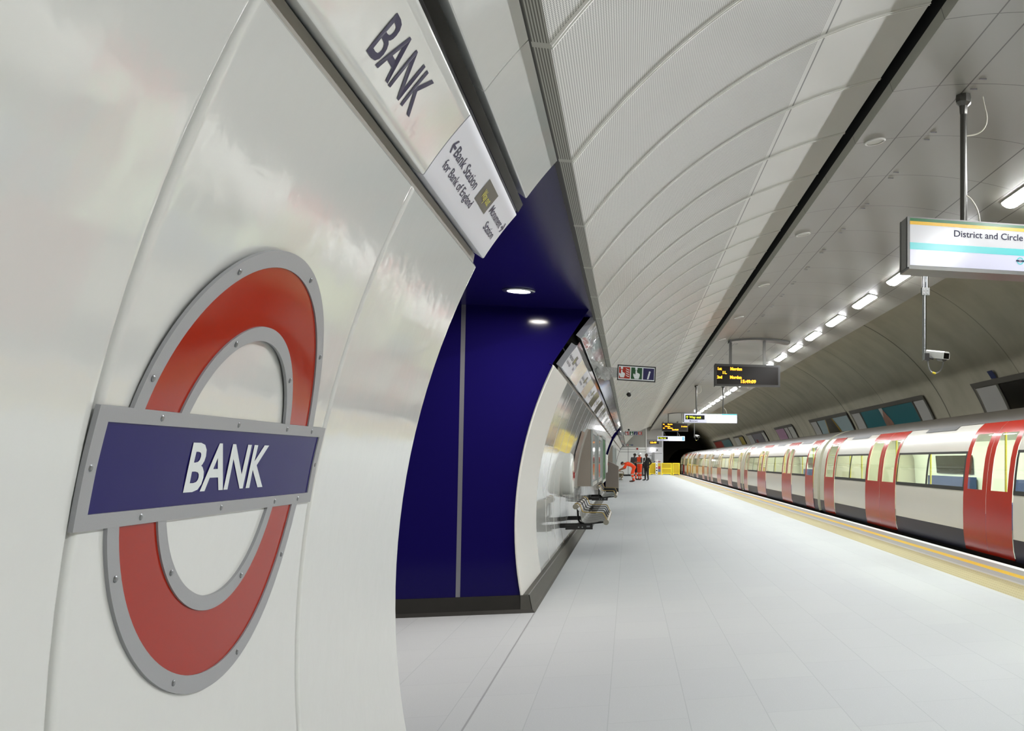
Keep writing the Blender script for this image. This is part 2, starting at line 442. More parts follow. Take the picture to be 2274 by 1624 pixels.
# grille ledge and dark frame that close the left edge of the perforated ceiling
grille = mat('ceiling_grille', 'a9a99f', .5)
g = NG(grille); u, v = g.uv()
gm = g.m('MULTIPLY', g.period(v, .0085, 0, .002), g.m('SUBTRACT', 1., g.period(u, 1.2, 4.38, .02)))
g.l(g.mix(gm, lin('aeada2'), lin('5a584d')), g.b.inputs['Base Color'])
mb = MB().extr([(CX0, CZ0), (CX0 - .053, CZ0)], Y0, YE, 0)
mb.extr([(CX0 - .053, CZ0), (CX0 - .074, CZ0 + .003)], Y0, YE, 1)
struct(mb.build('trim_8', [grille, mat('dark_channel', '35342b', .5)], smooth=0))

# ------------------------------------------------------------------ left wall
WX, WZ, WR = 2.40, .70, 3.30
def wall(y, s, off=0.):
    r = WR - off; a = s / WR
    return Vector((WX - r * math.cos(a), y, WZ + r * math.sin(a)))
def s_of_z(z): return WR * math.asin((z - WZ) / WR)
S0, S1 = s_of_z(.147), s_of_z(2.07)
def wall_panel(mb, y0, y1, m=0, gap=.008, depth=.03, n=22):
    ys = [(y0 + gap, -.018), (y0 + gap, -.007), (y0 + gap + .003, -.003), (y0 + gap + .008, -.0006), (y0 + gap + .012, 0), (y0 + gap + .02, 0), (y0 + gap + .04, 0), (y1 - gap - .04, 0), (y1 - gap - .02, 0), (y1 - gap - .012, 0), (y1 - gap - .008, -.0006), (y1 - gap - .003, -.003), (y1 - gap, -.007), (y1 - gap, -.018)]
    prof = [(S0 + (S1 - S0) * i / n, 0.) for i in range(n + 1)] + [(S1 + .006, -.006), (S1 + .006, -.05)]
    vs = []
    for (y, o) in ys:
        for (s, e) in prof: vs.append(wall(y, s, min(o, e)))
    k = len(prof); fs = []
    for j in range(len(ys) - 1):
        for i in range(k - 1): fs.append((j * k + i, (j + 1) * k + i, (j + 1) * k + i + 1, j * k + i + 1))
    mb.add(vs, fs, m)
    for ya, yb in ((y0 - .010, y0 + .010),):
        vs = []
        for (q, e) in prof[:n + 1]: vs += [wall(ya, q, -.016), wall(yb, q, -.016)]
        mb.add(vs, [(2 * i, 2 * i + 1, 2 * i + 3, 2 * i + 2) for i in range(n)], 2)
def skirting(y0, y1, name, jamb0=False):
    pr = [(-.87, .147), (-.812, .147), (-.806, .141), (-.783, .022), (-.776, .010), (-.754, .002), (-.754, 0), (-.87, 0)]
    mb = MB().extr(pr, y0, y1, closed=True)
    k = y0 + .045
    while k < y1:
        mb.extr([(p[0] + .0012, p[1] + .0006) for p in pr[1:6]], k, k + .004, 1); k += .6
    return struct(mb.build(name, [skirt, skirt_dark], smooth=20))
FA, FB, FD = Vector((-.576, 0, 2.109)), Vector((-.446, 0, 2.302)), .055
UA, UB = Vector((-.411, 0, 2.369)), Vector((-.249, 0, 2.585))
def ndir(A, B):
    d = (B - A).normalized(); return d, Vector((d.z, 0, -d.x))
def band_panel(mb, A, B, y0, y1, m=0, cap=None, depth=FD, gap=.004):
    d, nn = ndir(A, B); L = (B - A).length; r = .006
    sag = .004 * L / .233; arcp = [A + d * (r + (L - 2 * r) * i / 8) - nn * (sag * 4 * (i / 8) * (1 - i / 8)) for i in range(9)]
    pr = [A - nn * depth, A - nn * r, A - nn * r * .3 + d * r * .3] + arcp + [B - nn * r * .3 - d * r * .3, B - nn * r, B - nn * depth]
    prof = [(p.x, p.z) for p in pr]
    mb.extr(prof, y0 + gap, y1 - gap, m, uv=False, flip=True)
    vs = [(x, y0 + gap, z) for x, z in prof]; mb.add(vs, [tuple(range(len(vs)))], m if cap is None else cap)
    vs = [(x, y1 - gap, z) for x, z in prof]; mb.add(vs, [tuple(range(len(vs)))[::-1]], m)
def bands(y0, y1, panels, name, mats, end0):
    """upper glossy panels, dark strip and the recess behind; the lower sign panels come separately"""
    mb = MB()
    for (a, b, m) in panels: band_panel(mb, UA, UB, a, b, m, cap=3 if a == end0 else None)
    mb.extr([(-.468, 2.309), (-.446 + .004, 2.309), (-.423, 2.343), (-.45, 2.345)], y0 + .004, y1 - .004, 2)
    mb.extr([(-.74, 1.98), (-.40, 2.66)], y0 + .01, y1 - .01, 1)
    mb.extr([(-.634, 2.052), (-.612, 2.088), (-.606, 2.122)], y0 + .02, y1 - .02, 5)
    return struct(mb.build(name, mats, smooth=25))

# near wall: panels of 1.225 m up to the passage opening at 4.395
NJ = [4.395 - 1.242 * k for k in range(0, 12)][::-1]
mb = MB()
for a, b in zip(NJ[:-1], NJ[1:]): wall_panel(mb, a, b)
mb.extr([(-.95, 0), (-.95, 2.2)], NJ[0], 4.38, 1)
struct(mb.build('wall_left', [enamel, void, mat('panel_joint', '8d8f88', .5)], smooth=40))
skirting(NJ[0], 4.395, 'baseboard_left')
bands(NJ[0], 4.395, [(a, b, 0) for a, b in zip(NJ[:-1], NJ[1:])], 'trim_9', [enamel, void, black_gloss, capm, silver, mat('recess_grey', '8b867c', .5)], None)
# far walls between passage openings
OPEN = [(4.395, 8.83), (38.0, 42.4), (76.0, 79.6)]
FAR = [(8.83, 38.0), (42.4, 76.0), (79.6, YE)]
for i, (a, b) in enumerate(FAR):
    mb = MB()
    js = [a, a + 1.80] if i == 0 else [a]
    while js[-1] + 1.2 < b: js.append(js[-1] + 1.2)
    js.append(b)
    for q, (p0, p1) in enumerate(zip(js[:-1], js[1:])): wall_panel(mb, p0, p1, 1 if (i == 0 and q == 0) else 0)
    struct(mb.build('wall_left', [filmlow, enamel_matt, MATS['panel_joint']], smooth=40))
    skirting(a, b, 'baseboard_left')
    st = a + .5 if i == 0 else a + .2
    ps = []; y = st
    while y < b - .05: ps.append((y, min(y + 1.2, b), 0)); y += 1.2
    bands(st, b, ps, 'trim_%d' % (10 + i), [film, void, black_gloss, capm, silver, MATS['recess_grey']], st)

# passages
def passage(y0, y1, nm, full=True):
    mb = MB(); xw = -5.2 if full else -2.6; zc = 2.565
    cv = [(WX - math.sqrt(WR ** 2 - (z - WZ) ** 2), z) for z in [.0 + i * 2.07 / 14 for i in range(15)]]
    for yy, dx in ((y1 + .025, -.012), (y0 - .025, -.035)):
        pts = [(x + dx, yy, z) for x, z in cv] + [(-.605 + dx, yy, 2.10), (-.315 + dx, yy, zc), (xw, yy, zc), (xw, yy, 0)]
        mb.add(pts, [tuple(range(len(pts)))])
    mb.add([(xw, y0 - .025, 0), (xw, y1 + .025, 0), (xw, y1 + .025, zc), (xw, y0 - .025, zc)], [(0, 1, 2, 3)])
    struct(mb.build('wall_passage', passage_blue, smooth=0))
    struct(MB().add([(CX0 - .074, y0 - .03, zc), (CX0 - .074, y1 + .5, zc), (xw, y1 + .5, zc), (xw, y0 - .03, zc)], [(0, 1, 2, 3)]).build('ceiling', passage_ceil, smooth=0))
    mb = MB().extr([(-.0, .147), (.012, .147), (.03, .03), (.05, .0)], 0, 1)
    vs = [(x, y1 + .035 - d, z) for x in (-.76, xw) for d, z in ((0, .147), (.02, .147), (.03, .03), (.055, .0))]
    vs[0:4] = [(-.80, y1 + .035, .147), (-.80, y1 + .015, .147), (-.778, y1 + .005, .03), (-.756, y1 - .02, 0)]
    struct(MB().add(vs, [(0, 4, 5, 1), (1, 5, 6, 2), (2, 6, 7, 3)]).build('baseboard_passage', skirt_dark, smooth=0))
    return xw
passage(*OPEN[0], 'a'); passage(*OPEN[1], 'b', False); passage(*OPEN[2], 'c', False)
# metal cover strip on the blue wall
struct(MB().add([(-1.372, 8.853, .147), (-1.338, 8.853, .147), (-1.293, 8.853, 2.565), (-1.327, 8.853, 2.565)], [(0, 1, 2, 3)]).build('trim_14', silver, smooth=0))
# black jamb lining beside the blue wall
def downlight(x, y, z, label):
    t = thing('downlight', label, 'downlight', (x, y, z))
    MB().lathe((x, y, z), (0, 0, -1), [(.115, -.004), (.118, .004), (.108, .012), (.082, .010), (.080, -.002)], 32).build('trim_ring', steel, t)
    MB().lathe((x, y, z), (0, 0, -1), [(.0, .003), (.081, .003)], 32).build('lens', downl, t)
downlight(-.80, 8.0, 2.565, 'round lit downlight in the dark blue passage ceiling')
downlight(-2.5, 6.0, 2.565, 'added unseen downlight deeper inside the blue passage')  # out of sight, put in to brighten the passage floor
downlight(-3.8, 7.6, 2.565, 'added unseen downlight at the far end of the blue passage')  # another unseen lamp added for more light on the passage floor

# end wall of the platform
XE = 1.39
mb = MB()
mb.add([(-1.2, YE, 0), (XE, YE, 0), (XE, YE, 2.30), (-1.2, YE, 2.30)], [(0, 1, 2, 3)], 0)
mb.add([(-1.2, YE, 2.30), (XE, YE, 2.30), (XE, YE, 4.6), (-1.2, YE, 4.6)], [(0, 1, 2, 3)], 1)
for z in (1.92, 2.14): mb.box((-.8, YE - .006, z - .012), (XE - .05, YE, z + .012), 2)
mb.box((-.05, YE - .006, 0), (-.02, YE, 2.3), 2)
mb.box((XE - .07, YE - .05, 0), (XE + .0, YE + .05, 4.2), 3)
mb.box((-.75, YE - .04, 0), (XE - .07, YE, .13), 4)
mb.add([(XE, YE, 0), (XE, 91, 0), (XE, 91, 4.6), (XE, YE, 4.6)], [(0, 1, 2, 3)], 0)
struct(mb.build('wall_back', [mat('end_wall_white', 'ecece8', .35), mat('end_wall_grey', '98968e', .5), mat('end_wall_joint', '55534b', .6), enamel_matt, skirt_dark], smooth=0))
mb = MB(); YR = 91.0; XR = 2.97
for z0, z1, m in ((0, 2.02, 0), (2.02, 2.42, 0), (2.42, 3.12, 1), (3.12, 4.8, 2)):
    mb.add([(XE, YR, z0), (XR, YR, z0), (XR, YR, z1), (XE, YR, z1)], [(0, 1, 2, 3)], m)
mb.box((XE, YR - .006, 1.86), (XR - .08, YR, 1.89), 3); mb.box((XR - .10, YR - .05, 0), (XR, YR + .3, 4.6), 0)
mb.add([(XR, YR, 0), (XR, 106, 0), (XR, 106, 4.8), (XR, YR, 4.8)], [(0, 1, 2, 3)], 4)
mb.add([(XE - 3, YR - 8, 4.9), (8, YR - 8, 4.9), (8, 106, 4.9), (XE - 3, 106, 4.9)], [(0, 1, 2, 3)], 4)
struct(mb.build('wall_back', [mat('end_wall_lilac', 'e6e7ec', .35), mat('end_wall_band', '9b9b9b', .5), mat('end_wall_pale', 'bebdb8', .5), MATS['end_wall_joint'], MATS['bore_dark']], smooth=0))
# closing wall behind the camera
mb = MB().add([(-6, Y0, -1.2), (9, Y0, -1.2), (9, Y0, 5.2), (-6, Y0, 5.2)], [(0, 1, 2, 3)])
struct(mb.build('wall_front', mat('rear_wall', 'a9a8a0', .5), smooth=0))

# ------------------------------------------------------------------ ceiling lights
lx0, lz0 = sof_pt_ratio(1.372); lx1, lz1 = sof_pt_ratio(1.482)
def light_at(y):
    cx, cz = (lx0 + lx1) / 2, (lz0 + lz1) / 2
    t = thing('ceiling_light', 'recessed white linear light panel in the row along the ceiling over the platform edge', 'ceiling light', (cx, y, cz), 'linear lights in the ceiling row')
    d = Vector((lx1 - lx0, 0, lz1 - lz0)).normalized(); nn = Vector((d.z, 0, -d.x)); nn = nn if nn.z < 0 else -nn
    c = Vector((cx, y, cz)); w = .085; hl = .675; vs = []
    nseg = 8
    for q, (ww, hh, off) in enumerate(((w - .012, hl - .012, .006),)):
        outl = []
        for sgn in (1, -1):
            for i in range(nseg + 1):
                ang = math.pi * i / nseg
                outl.append((sgn * ww * math.cos(ang), sgn * (hh - ww + ww * math.sin(ang))))
        mb = MB(); lv = [(1.0, -.012), (1.0, .012), (.93, .021), (.75, .028), (.4, .032)]; n = len(outl); vs = []
        for (k, o) in lv: vs += [c + d * (a * k) + Vector((0, 1, 0)) * (b - (1 - k) * ww * (1 if b > 0 else -1)) + nn * o for a, b in outl]
        mb.add(vs, [(i * n + j, i * n + (j + 1) % n, (i + 1) * n + (j + 1) % n, (i + 1) * n + j) for i in range(len(lv) - 1) for j in range(n)] + [tuple((len(lv) - 1) * n + j for j in range(n))])
        mb.build('diffuser', lampface, t, smooth=60)
    fr = MB()
    o1 = []; o2 = []
    for sgn in (1, -1):
        for i in range(nseg + 1):
            ang = math.pi * i / nseg
            o1.append((sgn * w * math.cos(ang), sgn * (hl - w + w * math.sin(ang))))
            o2.append((sgn * (w - .012) * math.cos(ang), sgn * (hl - w + (w - .012) * math.sin(ang))))
    P = lambda a, b, o: c + d * a + Vector((0, 1, 0)) * b + nn * o
    vs = [P(*p, .012) for p in o1] + [P(*p, .012) for p in o2] + [P(*p, -.01) for p in o1]
    n = len(o1)
    fr.add(vs, [(i, (i + 1) % n, n + (i + 1) % n, n + i) for i in range(n)] + [(i, 2 * n + i, 2 * n + (i + 1) % n, (i + 1) % n) for i in range(n)])
    fr.build('frame', enamel_matt, t, smooth=0)
    return t
L0 = None
LYS = [13.75 + 2.38 * k for k in range(-9, 32)]  # last few, past the platform end, are added to brighten the end wall
for y in LYS:
    if L0 is None: L0 = light_at(y)
    else: copy_tree(L0, (L0.location.x, y, L0.location.z))

# ------------------------------------------------------------------ ceiling speakers and small fittings
SPKL = ['nearest round white ceiling speaker beside the dark slot', 'second round white ceiling speaker along the dark slot', 'third round white ceiling speaker along the dark slot', 'fourth round white ceiling speaker along the dark slot',
        'fifth round ceiling speaker along the dark slot', 'sixth round ceiling speaker along the dark slot', 'seventh round ceiling speaker, farthest along the dark slot']
sx, sz = sof_pt_ratio(.742)
nn = Vector((SOFX - sx, 0, SOFZ - sz)).normalized()
base = None
for i, lab in enumerate(SPKL):
    y = 8.0 + 3.52 * i
    if base is None:
        base = thing('ceiling_speaker', lab, 'speaker', (sx, y, sz), 'round speakers in the ceiling')
        MB().lathe((sx, y, sz), nn, [(.092, -.003), (.092, .008), (.084, .013), (.074, .010)], 28).build('bezel', enamel_matt, base)
        MB().lathe((sx, y, sz), nn, [(.0, .006), (.075, .007)], 28).build('grille', mat('speaker_grille', 'b9b8b0', .5), base)
    else: copy_tree(base, (sx, y, sz), lab)
# small dark cameras under the perforated ceiling
for y, lab in ((23.4, 'small black camera fixed to the perforated ceiling, the nearer one'), (50.6, 'small black camera fixed to the perforated ceiling, the farther one')):
    z = pc(.0); c = Vector((.0, y, z))
    t = thing('dome_camera', lab, 'camera', c, 'small cameras on the perforated ceiling')
    MB().tube([c + Vector((-.01, 0, .02)), c + Vector((.0, 0, -.03))], .03, 12).build('bracket', enamel_matt, t)
    MB().lathe(c + Vector((0, 0, -.06)), (.25, -.8, -.45), [(0, -.07), (.045, -.06), (.05, 0), (.045, .05), (.03, .07), (0, .07)], 16).build('body', black, t)

# ------------------------------------------------------------------ roundel on the near wall
RY, RS = 2.513, s_of_z(1.268)
RO, RRo, RRi, RI = .506, .467, .327, .294
HB, LB = .1055, .616
def rp(a, b, off): return wall(RY + a, RS + b, off + max(0, b) * .022)
root = thing('roundel_sign', 'large red ring and blue bar station roundel in grey frame on the white wall', 'sign', rp(0, 0, 0))
KA, KB = 1.018, .972
def ring_arc(mb, r0, r1, o0, o1, hb, n=56, side=True):
    for sg in (1, -1):
        vs = []
        for i in range(n + 1):
            for r in (r0, r1):
                st = math.asin(hb / r / KB); a = st + (math.pi - 2 * st) * i / n
                p = (KA * r * math.cos(a), sg * KB * r * math.sin(a))
                vs.append(rp(*p, o1))
                if side: vs.append(rp(*p, o0))
        k = 4 if side else 2; fs = []
        for i in range(n):
            b = i * k; c2 = b + k
            if side: fs += [(b, c2, c2 + 2, b + 2), (b + 1, c2 + 1, c2, b), (b + 2, c2 + 2, c2 + 3, b + 3)]
            else: fs.append((b, c2, c2 + 1, b + 1))
        mb.add(vs, fs if sg > 0 else [f[::-1] for f in fs])
def bar_plate(mb, a0, a1, b0, b1, o0, o1, n=3):
    vs = []; fs = []
    for off in (o1, o0):
        for a in (a0, a1):
            for i in range(n + 1): vs.append(rp(a, b0 + (b1 - b0) * i / n, off))
    k = n + 1
    for i in range(n):
        fs += [(i, k + i, k + i + 1, i + 1), (2 * k + i, i, i + 1, 2 * k + i + 1), (k + i, 3 * k + i, 3 * k + i + 1, k + i + 1)]
    fs += [(0, 2 * k, 3 * k, k), (n, k + n, 3 * k + n, 2 * k + n)]
    mb.add(vs, fs)
mb = MB(); ring_arc(mb, RRo, RO, .0, .0065, HB - .002); ring_arc(mb, RI, RRi, .0, .0065, HB - .002)
bt, be = .027, .037
bar_plate(mb, -LB, LB, HB - bt, HB, 0, .0075); bar_plate(mb, -LB, LB, -HB, -HB + bt, 0, .0075)
bar_plate(mb, -LB, -LB + be, -HB + bt, HB - bt, 0, .0075, 6); bar_plate(mb, LB - be, LB, -HB + bt, HB - bt, 0, .0075, 6)
fr_ = mb.build('frame', grey_frame, root, smooth=25)
mb = MB(); ring_arc(mb, RRi - .004, RRo + .004, 0, .003, HB - .01, side=False); mb.build('ring', red_en, root)['label'] = 'glossy red ring'
mb = MB(); bar_plate(mb, -LB + be - .004, LB - be + .004, -HB + bt - .004, HB - bt + .004, 0, .0045, 8); mb.build('name_bar', blue_en, root)['label'] = 'dark blue name bar'
mb = MB()
vs, fs = text_raw('BANK', .022); a0 = min(p[0] for p in vs); a1 = max(p[0] for p in vs)
mb.add([rp(-.223 + (p[0] - a0) / (a1 - a0) * .443, -.050 + p[1] / .69 * .097, .0055) for p in vs], fs)
mb.build('lettering', white_ink, root, smooth=0)['label'] = 'white station name lettering'
scr = []
for a, b in ((-.39, HB - .013), (-.02, HB - .013), (.30, HB - .013), (.50, HB - .013), (-.39, -HB + .013), (-.02, -HB + .013), (.32, -HB + .013), (.50, -HB + .013), (-LB + .018, 0), (LB - .018, 0)): scr.append((a, b))
for r, angs in ((.487, (38, 75, 122, 160, 205, 250, 290, 330)), (.311, (45, 120, 225, 300))):
    for q in angs: scr.append((KA * r * math.cos(R(q)), KB * r * math.sin(R(q))))
for a, b in scr:
    p = rp(a, b, .0068); q = rp(a, b, .0168)
    MB().lathe(p, q - p, [(.0065, -.004), (.0065, .001), (.004, .0025), (0, .0025)], 10).build('screw', screwm, root)

# ------------------------------------------------------------------ frieze signs
fd, fn = ndir(FA, FB); FL = (FB - FA).length
def fsurf(y, v, o=.0012):
    q = max(0, min(1, (v - .006) / (FL - .012))); return FA + Vector((0, y, 0)) + fd * v + fn * (o - .004 * 4 * q * (1 - q))
def frieze_text(mb, s, y0, y1, v, h, bold=0., m=0, o=.0012):
    vs, fs = text_raw(s, bold); a0 = min(p[0] for p in vs); a1 = max(p[0] for p in vs)
    mb.add([fsurf(y0 + (p[0] - a0) * (y1 - y0) / (a1 - a0), v + p[1] * h / .69, o) for p in vs], fs, m)
def arrow(mb, yc, v, L, hw, right, m=0):
    t = .009; s = 1 if right else -1
    P = lambda a, b: fsurf(yc + s * a, v + b)
    def q(a, b, c, d): mb.add([P(*a), P(*b), P(*c), P(*d)], [(0, 1, 2, 3) if right else (3, 2, 1, 0)], m)
    q((-L / 2, -t / 2), (L / 2 - .004, -t / 2), (L / 2 - .004, t / 2), (-L / 2, t / 2))
    for sg in (1, -1): q((L / 2, 0), (L / 2 - .014, 0), (L / 2 - .014 - hw, sg * hw), (L / 2 - hw, sg * hw))
name_sign = thing('frieze_sign', 'cream frieze panel above the roundel with large dark station name', 'sign', (FA.x, NJ[-3], FA.z))
mb = MB(); band_panel(mb, FA, FB, NJ[-3], NJ[-2]); mb.build('panel', enamel, name_sign)
mb = MB(); frieze_text(mb, 'BANK', 2.365, 2.795, .064, .106, .012); mb.build('lettering', ink, name_sign, smooth=0)
def direction_sign(y0, y1, label, m=cream_panel, group=None):
    t = thing('direction_sign', label, 'sign', (FA.x, y0, FA.z), group)
    mb = MB(); band_panel(mb, FA, FB, y0, y1, 0, cap=1); mb.build('panel', [m, capm], t)
    mb = MB(); k = (y1 - y0) / 1.225
    Y = lambda a: y0 + (a - 3.17) * k
    frieze_text(mb, 'Bank Station', Y(3.285), Y(3.685), .118, .036, .008)
    frieze_text(mb, 'for Bank of England', Y(3.265), Y(3.775), .066, .032, .006)
    arrow(mb, Y(3.245), .135, .05, .022, False); mb.build('lettering', ink, t, smooth=0); mb = MB()
    frieze_text(mb, 'Monument', Y(4.02), Y(4.30), .128, .034, .008)
    frieze_text(mb, 'Station', Y(4.09), Y(4.30), .073, .034, .008)
    arrow(mb, Y(4.345), .145, .05, .022, True)
    mb.build('lettering', ink, t, smooth=0)
    vs = []
    for i in range(7): vs += [fsurf(Y(3.755), .105 + .088 * i / 6, .001), fsurf(Y(3.985), .105 + .088 * i / 6, .001)]
    MB().add(vs, [(2 * i, 2 * i + 1, 2 * i + 3, 2 * i + 2) for i in range(6)]).build('way_out_box', mat('way_out_black', '3a3730', .3), t, smooth=0)['label'] = 'black way out box'
    mb = MB(); frieze_text(mb, 'Way out', Y(3.80), Y(3.945), .13, .034, .006, 0, .0022); mb.build('way_out_lettering', yellow_ink, t, smooth=0)
    return t
direction_sign(NJ[-2], NJ[-1], 'white direction sign at the near edge of the blue passage')
mb = MB()
for a, b in zip(NJ[:-3], NJ[1:-2]): band_panel(mb, FA, FB, a, b)
struct(mb.build('trim_15', enamel, smooth=25))
ordn = ['first', 'second', 'third', 'fourth', 'fifth', 'sixth', 'seventh', 'eighth', 'ninth', 'tenth', 'eleventh', 'twelfth']
ds = None; mb = MB()
for i in range(12):
    y = 9.33 + 2.4 * i
    lab = 'small white direction sign on the far wall band, %s one beyond the blue passage' % ordn[i]
    if y + 1.2 > 38: break
    if ds is None: ds = direction_sign(y, y + 1.2, lab, group='direction signs along the far wall band')
    else: copy_tree(ds, (FA.x, y, FA.z), lab)
    if y + 2.4 < 38: band_panel(mb, FA, FB, y + 1.2, y + 2.4)
struct(mb.build('trim_16', film, smooth=25))
mb = MB(); y = 42.6
while y < 75: band_panel(mb, FA, FB, y, y + 1.2, int((y - 42.6) / 1.2 + .01) % 2); y += 1.2
struct(mb.build('trim_17', [enamel_matt, film], smooth=25))

# ------------------------------------------------------------------ benches
def bench(y, label, n=5, pitch=.6):
    t = thing('bench', label, 'bench', (-.58, y, 0), 'wall mounted benches')
    L = pitch * (n - 1) + .05; bx, bz, fx, fz = -.672, .665, -.288, .452
    MB().tube([(bx, y, bz), (bx, y + L, bz)], .036, 16).build('back_tube', tubem, t)
    MB().tube([(fx, y, fz), (fx, y + L, fz)], .036, 16).build('front_tube', tubem, t)
    sp = [(bx + .02, bz - .03), (-.625, .60), (-.605, .52), (-.60, .49), (-.585, .462), (-.555, .447), (-.50, .446), (-.40, .462), (fx - .02, fz + .034)]
    mb = MB()
    for i in range(n - 1): mb.extr(sp + [(p[0], p[1] - .008) for p in sp[::-1]], y + .03 + pitch * i, y + pitch * (i + 1) - .0, closed=True)
    mb.build('seat', perf, t)
    for i in range(n):
        yy = y + .025 + pitch * i
        h = [(bx - .01, bz + .036), (bx + .022, bz + .046), (bx + .055, bz + .02), (-.585, .60), (-.567, .592), (-.54, .588), (-.345, .584), (-.328, .577), (-.315, .560), (-.268, .458), (-.263, .44)]
        MB().tube([(x, yy, z) for x, z in h], .0075, 6).build('arm_hoop', brass if i in (0, n - 1) else black, t)
    for yy in (y + .30, y + L - .35):
        mb = MB(); mb.tube([(bx + .01, yy, bz - .02), (bx + .02, yy, .48), (-.635, yy, .445), (-.60, yy, .425), (-.5, yy, .424), (fx - .02, yy, fz - .012)], .013, 8); mb.build('support_arm', black, t)
        MB().box((-.885, yy - .03, .37), (-.56, yy + .03, .43)).build('wall_bracket', black, t)
    mb = MB().box((-.57, y + .02, .365), (-.47, y + L, .43)); mb.build('beam', black, t)
    mb = MB().box((-.80, y + .015, .363), (-.56, y + .055, .425)); mb.box((-.562, y + .005, .362), (-.458, y + .018, .432)); mb.build('end_plate', black, t)
    for x in (-.635, -.588): MB().lathe((x, y + .014, .393), (0, -1, 0), [(.010, -.002), (.010, .004), (0, .005)], 8).build('bolt', screwm, t)
    MB().box((-.535, y - .0, .392), (-.492, y + .006, .412)).build('adjuster', screwm, t)
    return t
b0 = bench(13.70, 'nearest wall bench with brass edged arm hoops beyond the blue passage')
for y, lab in ((23.4, 'second wall bench beneath the framed wall boards'), (43.6, 'third wall bench just behind the beige boarded box'), (50.2, 'fourth wall bench beyond the beige boarded box'), (60.0, 'wall bench that the bending orange worker reaches toward')):
    copy_tree(b0, (-.58, y, 0), lab)

# ------------------------------------------------------------------ wall units
def help_point(y, z, rad, xo, label):
    xw = WX - math.sqrt(WR ** 2 - (z - WZ) ** 2)
    t = thing('help_point', label, 'help point', (xw, y, z), 'round help points on the wall')
    MB().lathe((xw - .02, y, z), (1, 0, 0), [(rad, 0), (rad, xo - .02), (rad - .012, xo), (rad - .03, xo + .012), (0, xo + .014)], 40).build('body', mat('help_point_white', 'd9dbd6', .25), t)
    MB().lathe((xw - .02, y, z), (1, 0, 0), [(rad + .025, .0), (rad + .025, .03), (rad, .03)], 40).build('base_ring', enamel_matt, t)
    X = xw - .02 + xo + .015
    MB().add([(X, y - .10, z - .09), (X, y + .03, z - .09), (X, y + .03, z + .04), (X, y - .10, z + .04)], [(0, 1, 2, 3)]).build('red_label', redlab, t, smooth=0)
    MB().box((X - .004, y + .08, z - .06), (X + .012, y + .16, z + .02)).build('call_button', redlab, t, smooth=0)
help_point(14.35, 1.09, .285, .15, 'round white help point on the glossy wall above the nearest bench')
help_point(34.6, 1.16, .31, .20, 'round white help point before the second blue opening')
tag(MB().box((-.80, 14.9, .98), (-.765, 15.25, 1.25)).build('alarm_box', redlab, smooth=0), 'small red alarm box beside the near help point', 'alarm box')

def wx(z): return WX - math.sqrt(WR ** 2 - (z - WZ) ** 2)
def wall_case(y0, y1, z0, z1, xf, label, face, nm='notice_case', cat='notice board'):
    t = thing(nm, label, cat, (xf, y0, z0))
    zs = [z0 + (z1 - z0) * i / 8 for i in range(9)]
    side = [(wx(z) - .02, z) for z in zs] + [(xf, z1), (xf, z0)]
    mb = MB()
    for yy, fl in ((y0, 0), (y1, 1)):
        mb.add([(x, yy, z) for x, z in side], [tuple(range(len(side))) if fl else tuple(range(len(side)))[::-1]])
    mb.add([(wx(z1) - .02, y0, z1), (xf, y0, z1), (xf, y1, z1), (wx(z1) - .02, y1, z1)], [(0, 1, 2, 3)])
    mb.add([(wx(z0) - .02, y0, z0), (xf, y0, z0), (xf, y1, z0), (wx(z0) - .02, y1, z0)], [(3, 2, 1, 0)])
    mb.build('housing', plywood, t, smooth=0)
    MB().add([(xf + .01, y0 + .06, z0 + .06), (xf + .01, y1 - .06, z0 + .06), (xf + .01, y1 - .06, z1 - .06), (xf + .01, y0 + .06, z1 - .06)], [(0, 1, 2, 3)]).build('face', face, t, smooth=0)
    mb = MB()
    mb.box((xf - .005, y0, z0), (xf + .03, y0 + .07, z1)); mb.box((xf - .005, y1 - .07, z0), (xf + .03, y1, z1))
    mb.box((xf - .005, y0 + .07, z0), (xf + .03, y1 - .07, z0 + .07)); mb.box((xf - .005, y0 + .07, z1 - .07), (xf + .03, y1 - .07, z1))
    mb.build('frame', alu, t, smooth=0)
wall_case(18.9, 21.5, .80, 1.84, -.66, 'beige sided wall case with glazed front above the floor, nearest of the row', glass_dark)
wall_case(21.9, 24.4, .80, 1.80, -.64, 'glazed aluminium framed wall case between the beige case and the green board', glass_dark)
wall_case(24.9, 27.9, .72, 1.87, -.625, 'tall green faced board in a silver frame on the left wall', green_board)
t = thing('boarded_box', 'beige boarded box on a black base against the left wall', 'box', (-.6, 40.9, 0))
MB().prism([(-.88, .16), (-.387, .16), (-.387, 1.02), (-.62, 1.16), (-.86, 1.26)], (0, 40.9, 0), (1, 0, 0), (0, 0, 1), (0, 1.5, 0)).build('body', plywood, t, smooth=0)
MB().box((-.87, 40.93, 0), (-.392, 42.36, .16)).build('base', black, t, smooth=0)
for (y, z0, z1, lab) in ((44.2, .9, 1.9, 'framed wall board beyond the second blue opening'), (48.0, .9, 1.9, 'framed wall board beside the far bench'), (53.5, .9, 1.9, 'framed wall board nearest the group of workers')):
    wall_case(y, y + 2.2, z0, z1, -.66, lab, glass_dark)
# posters on the left wall seen at a grazing angle
tag(MB().add([wall(16.6, s_of_z(1.05), .012), wall(17.8, s_of_z(1.05), .012), wall(17.8, s_of_z(1.75), .012), wall(16.6, s_of_z(1.75), .012), wall(16.6, s_of_z(1.4), .012), wall(17.8, s_of_z(1.4), .012)],
       [(0, 1, 5, 4), (4, 5, 2, 3)]).build('poster', mat('dark_poster', '5a4038', .3), smooth=0), 'narrow dark poster on the wall just before the beige case', 'poster')

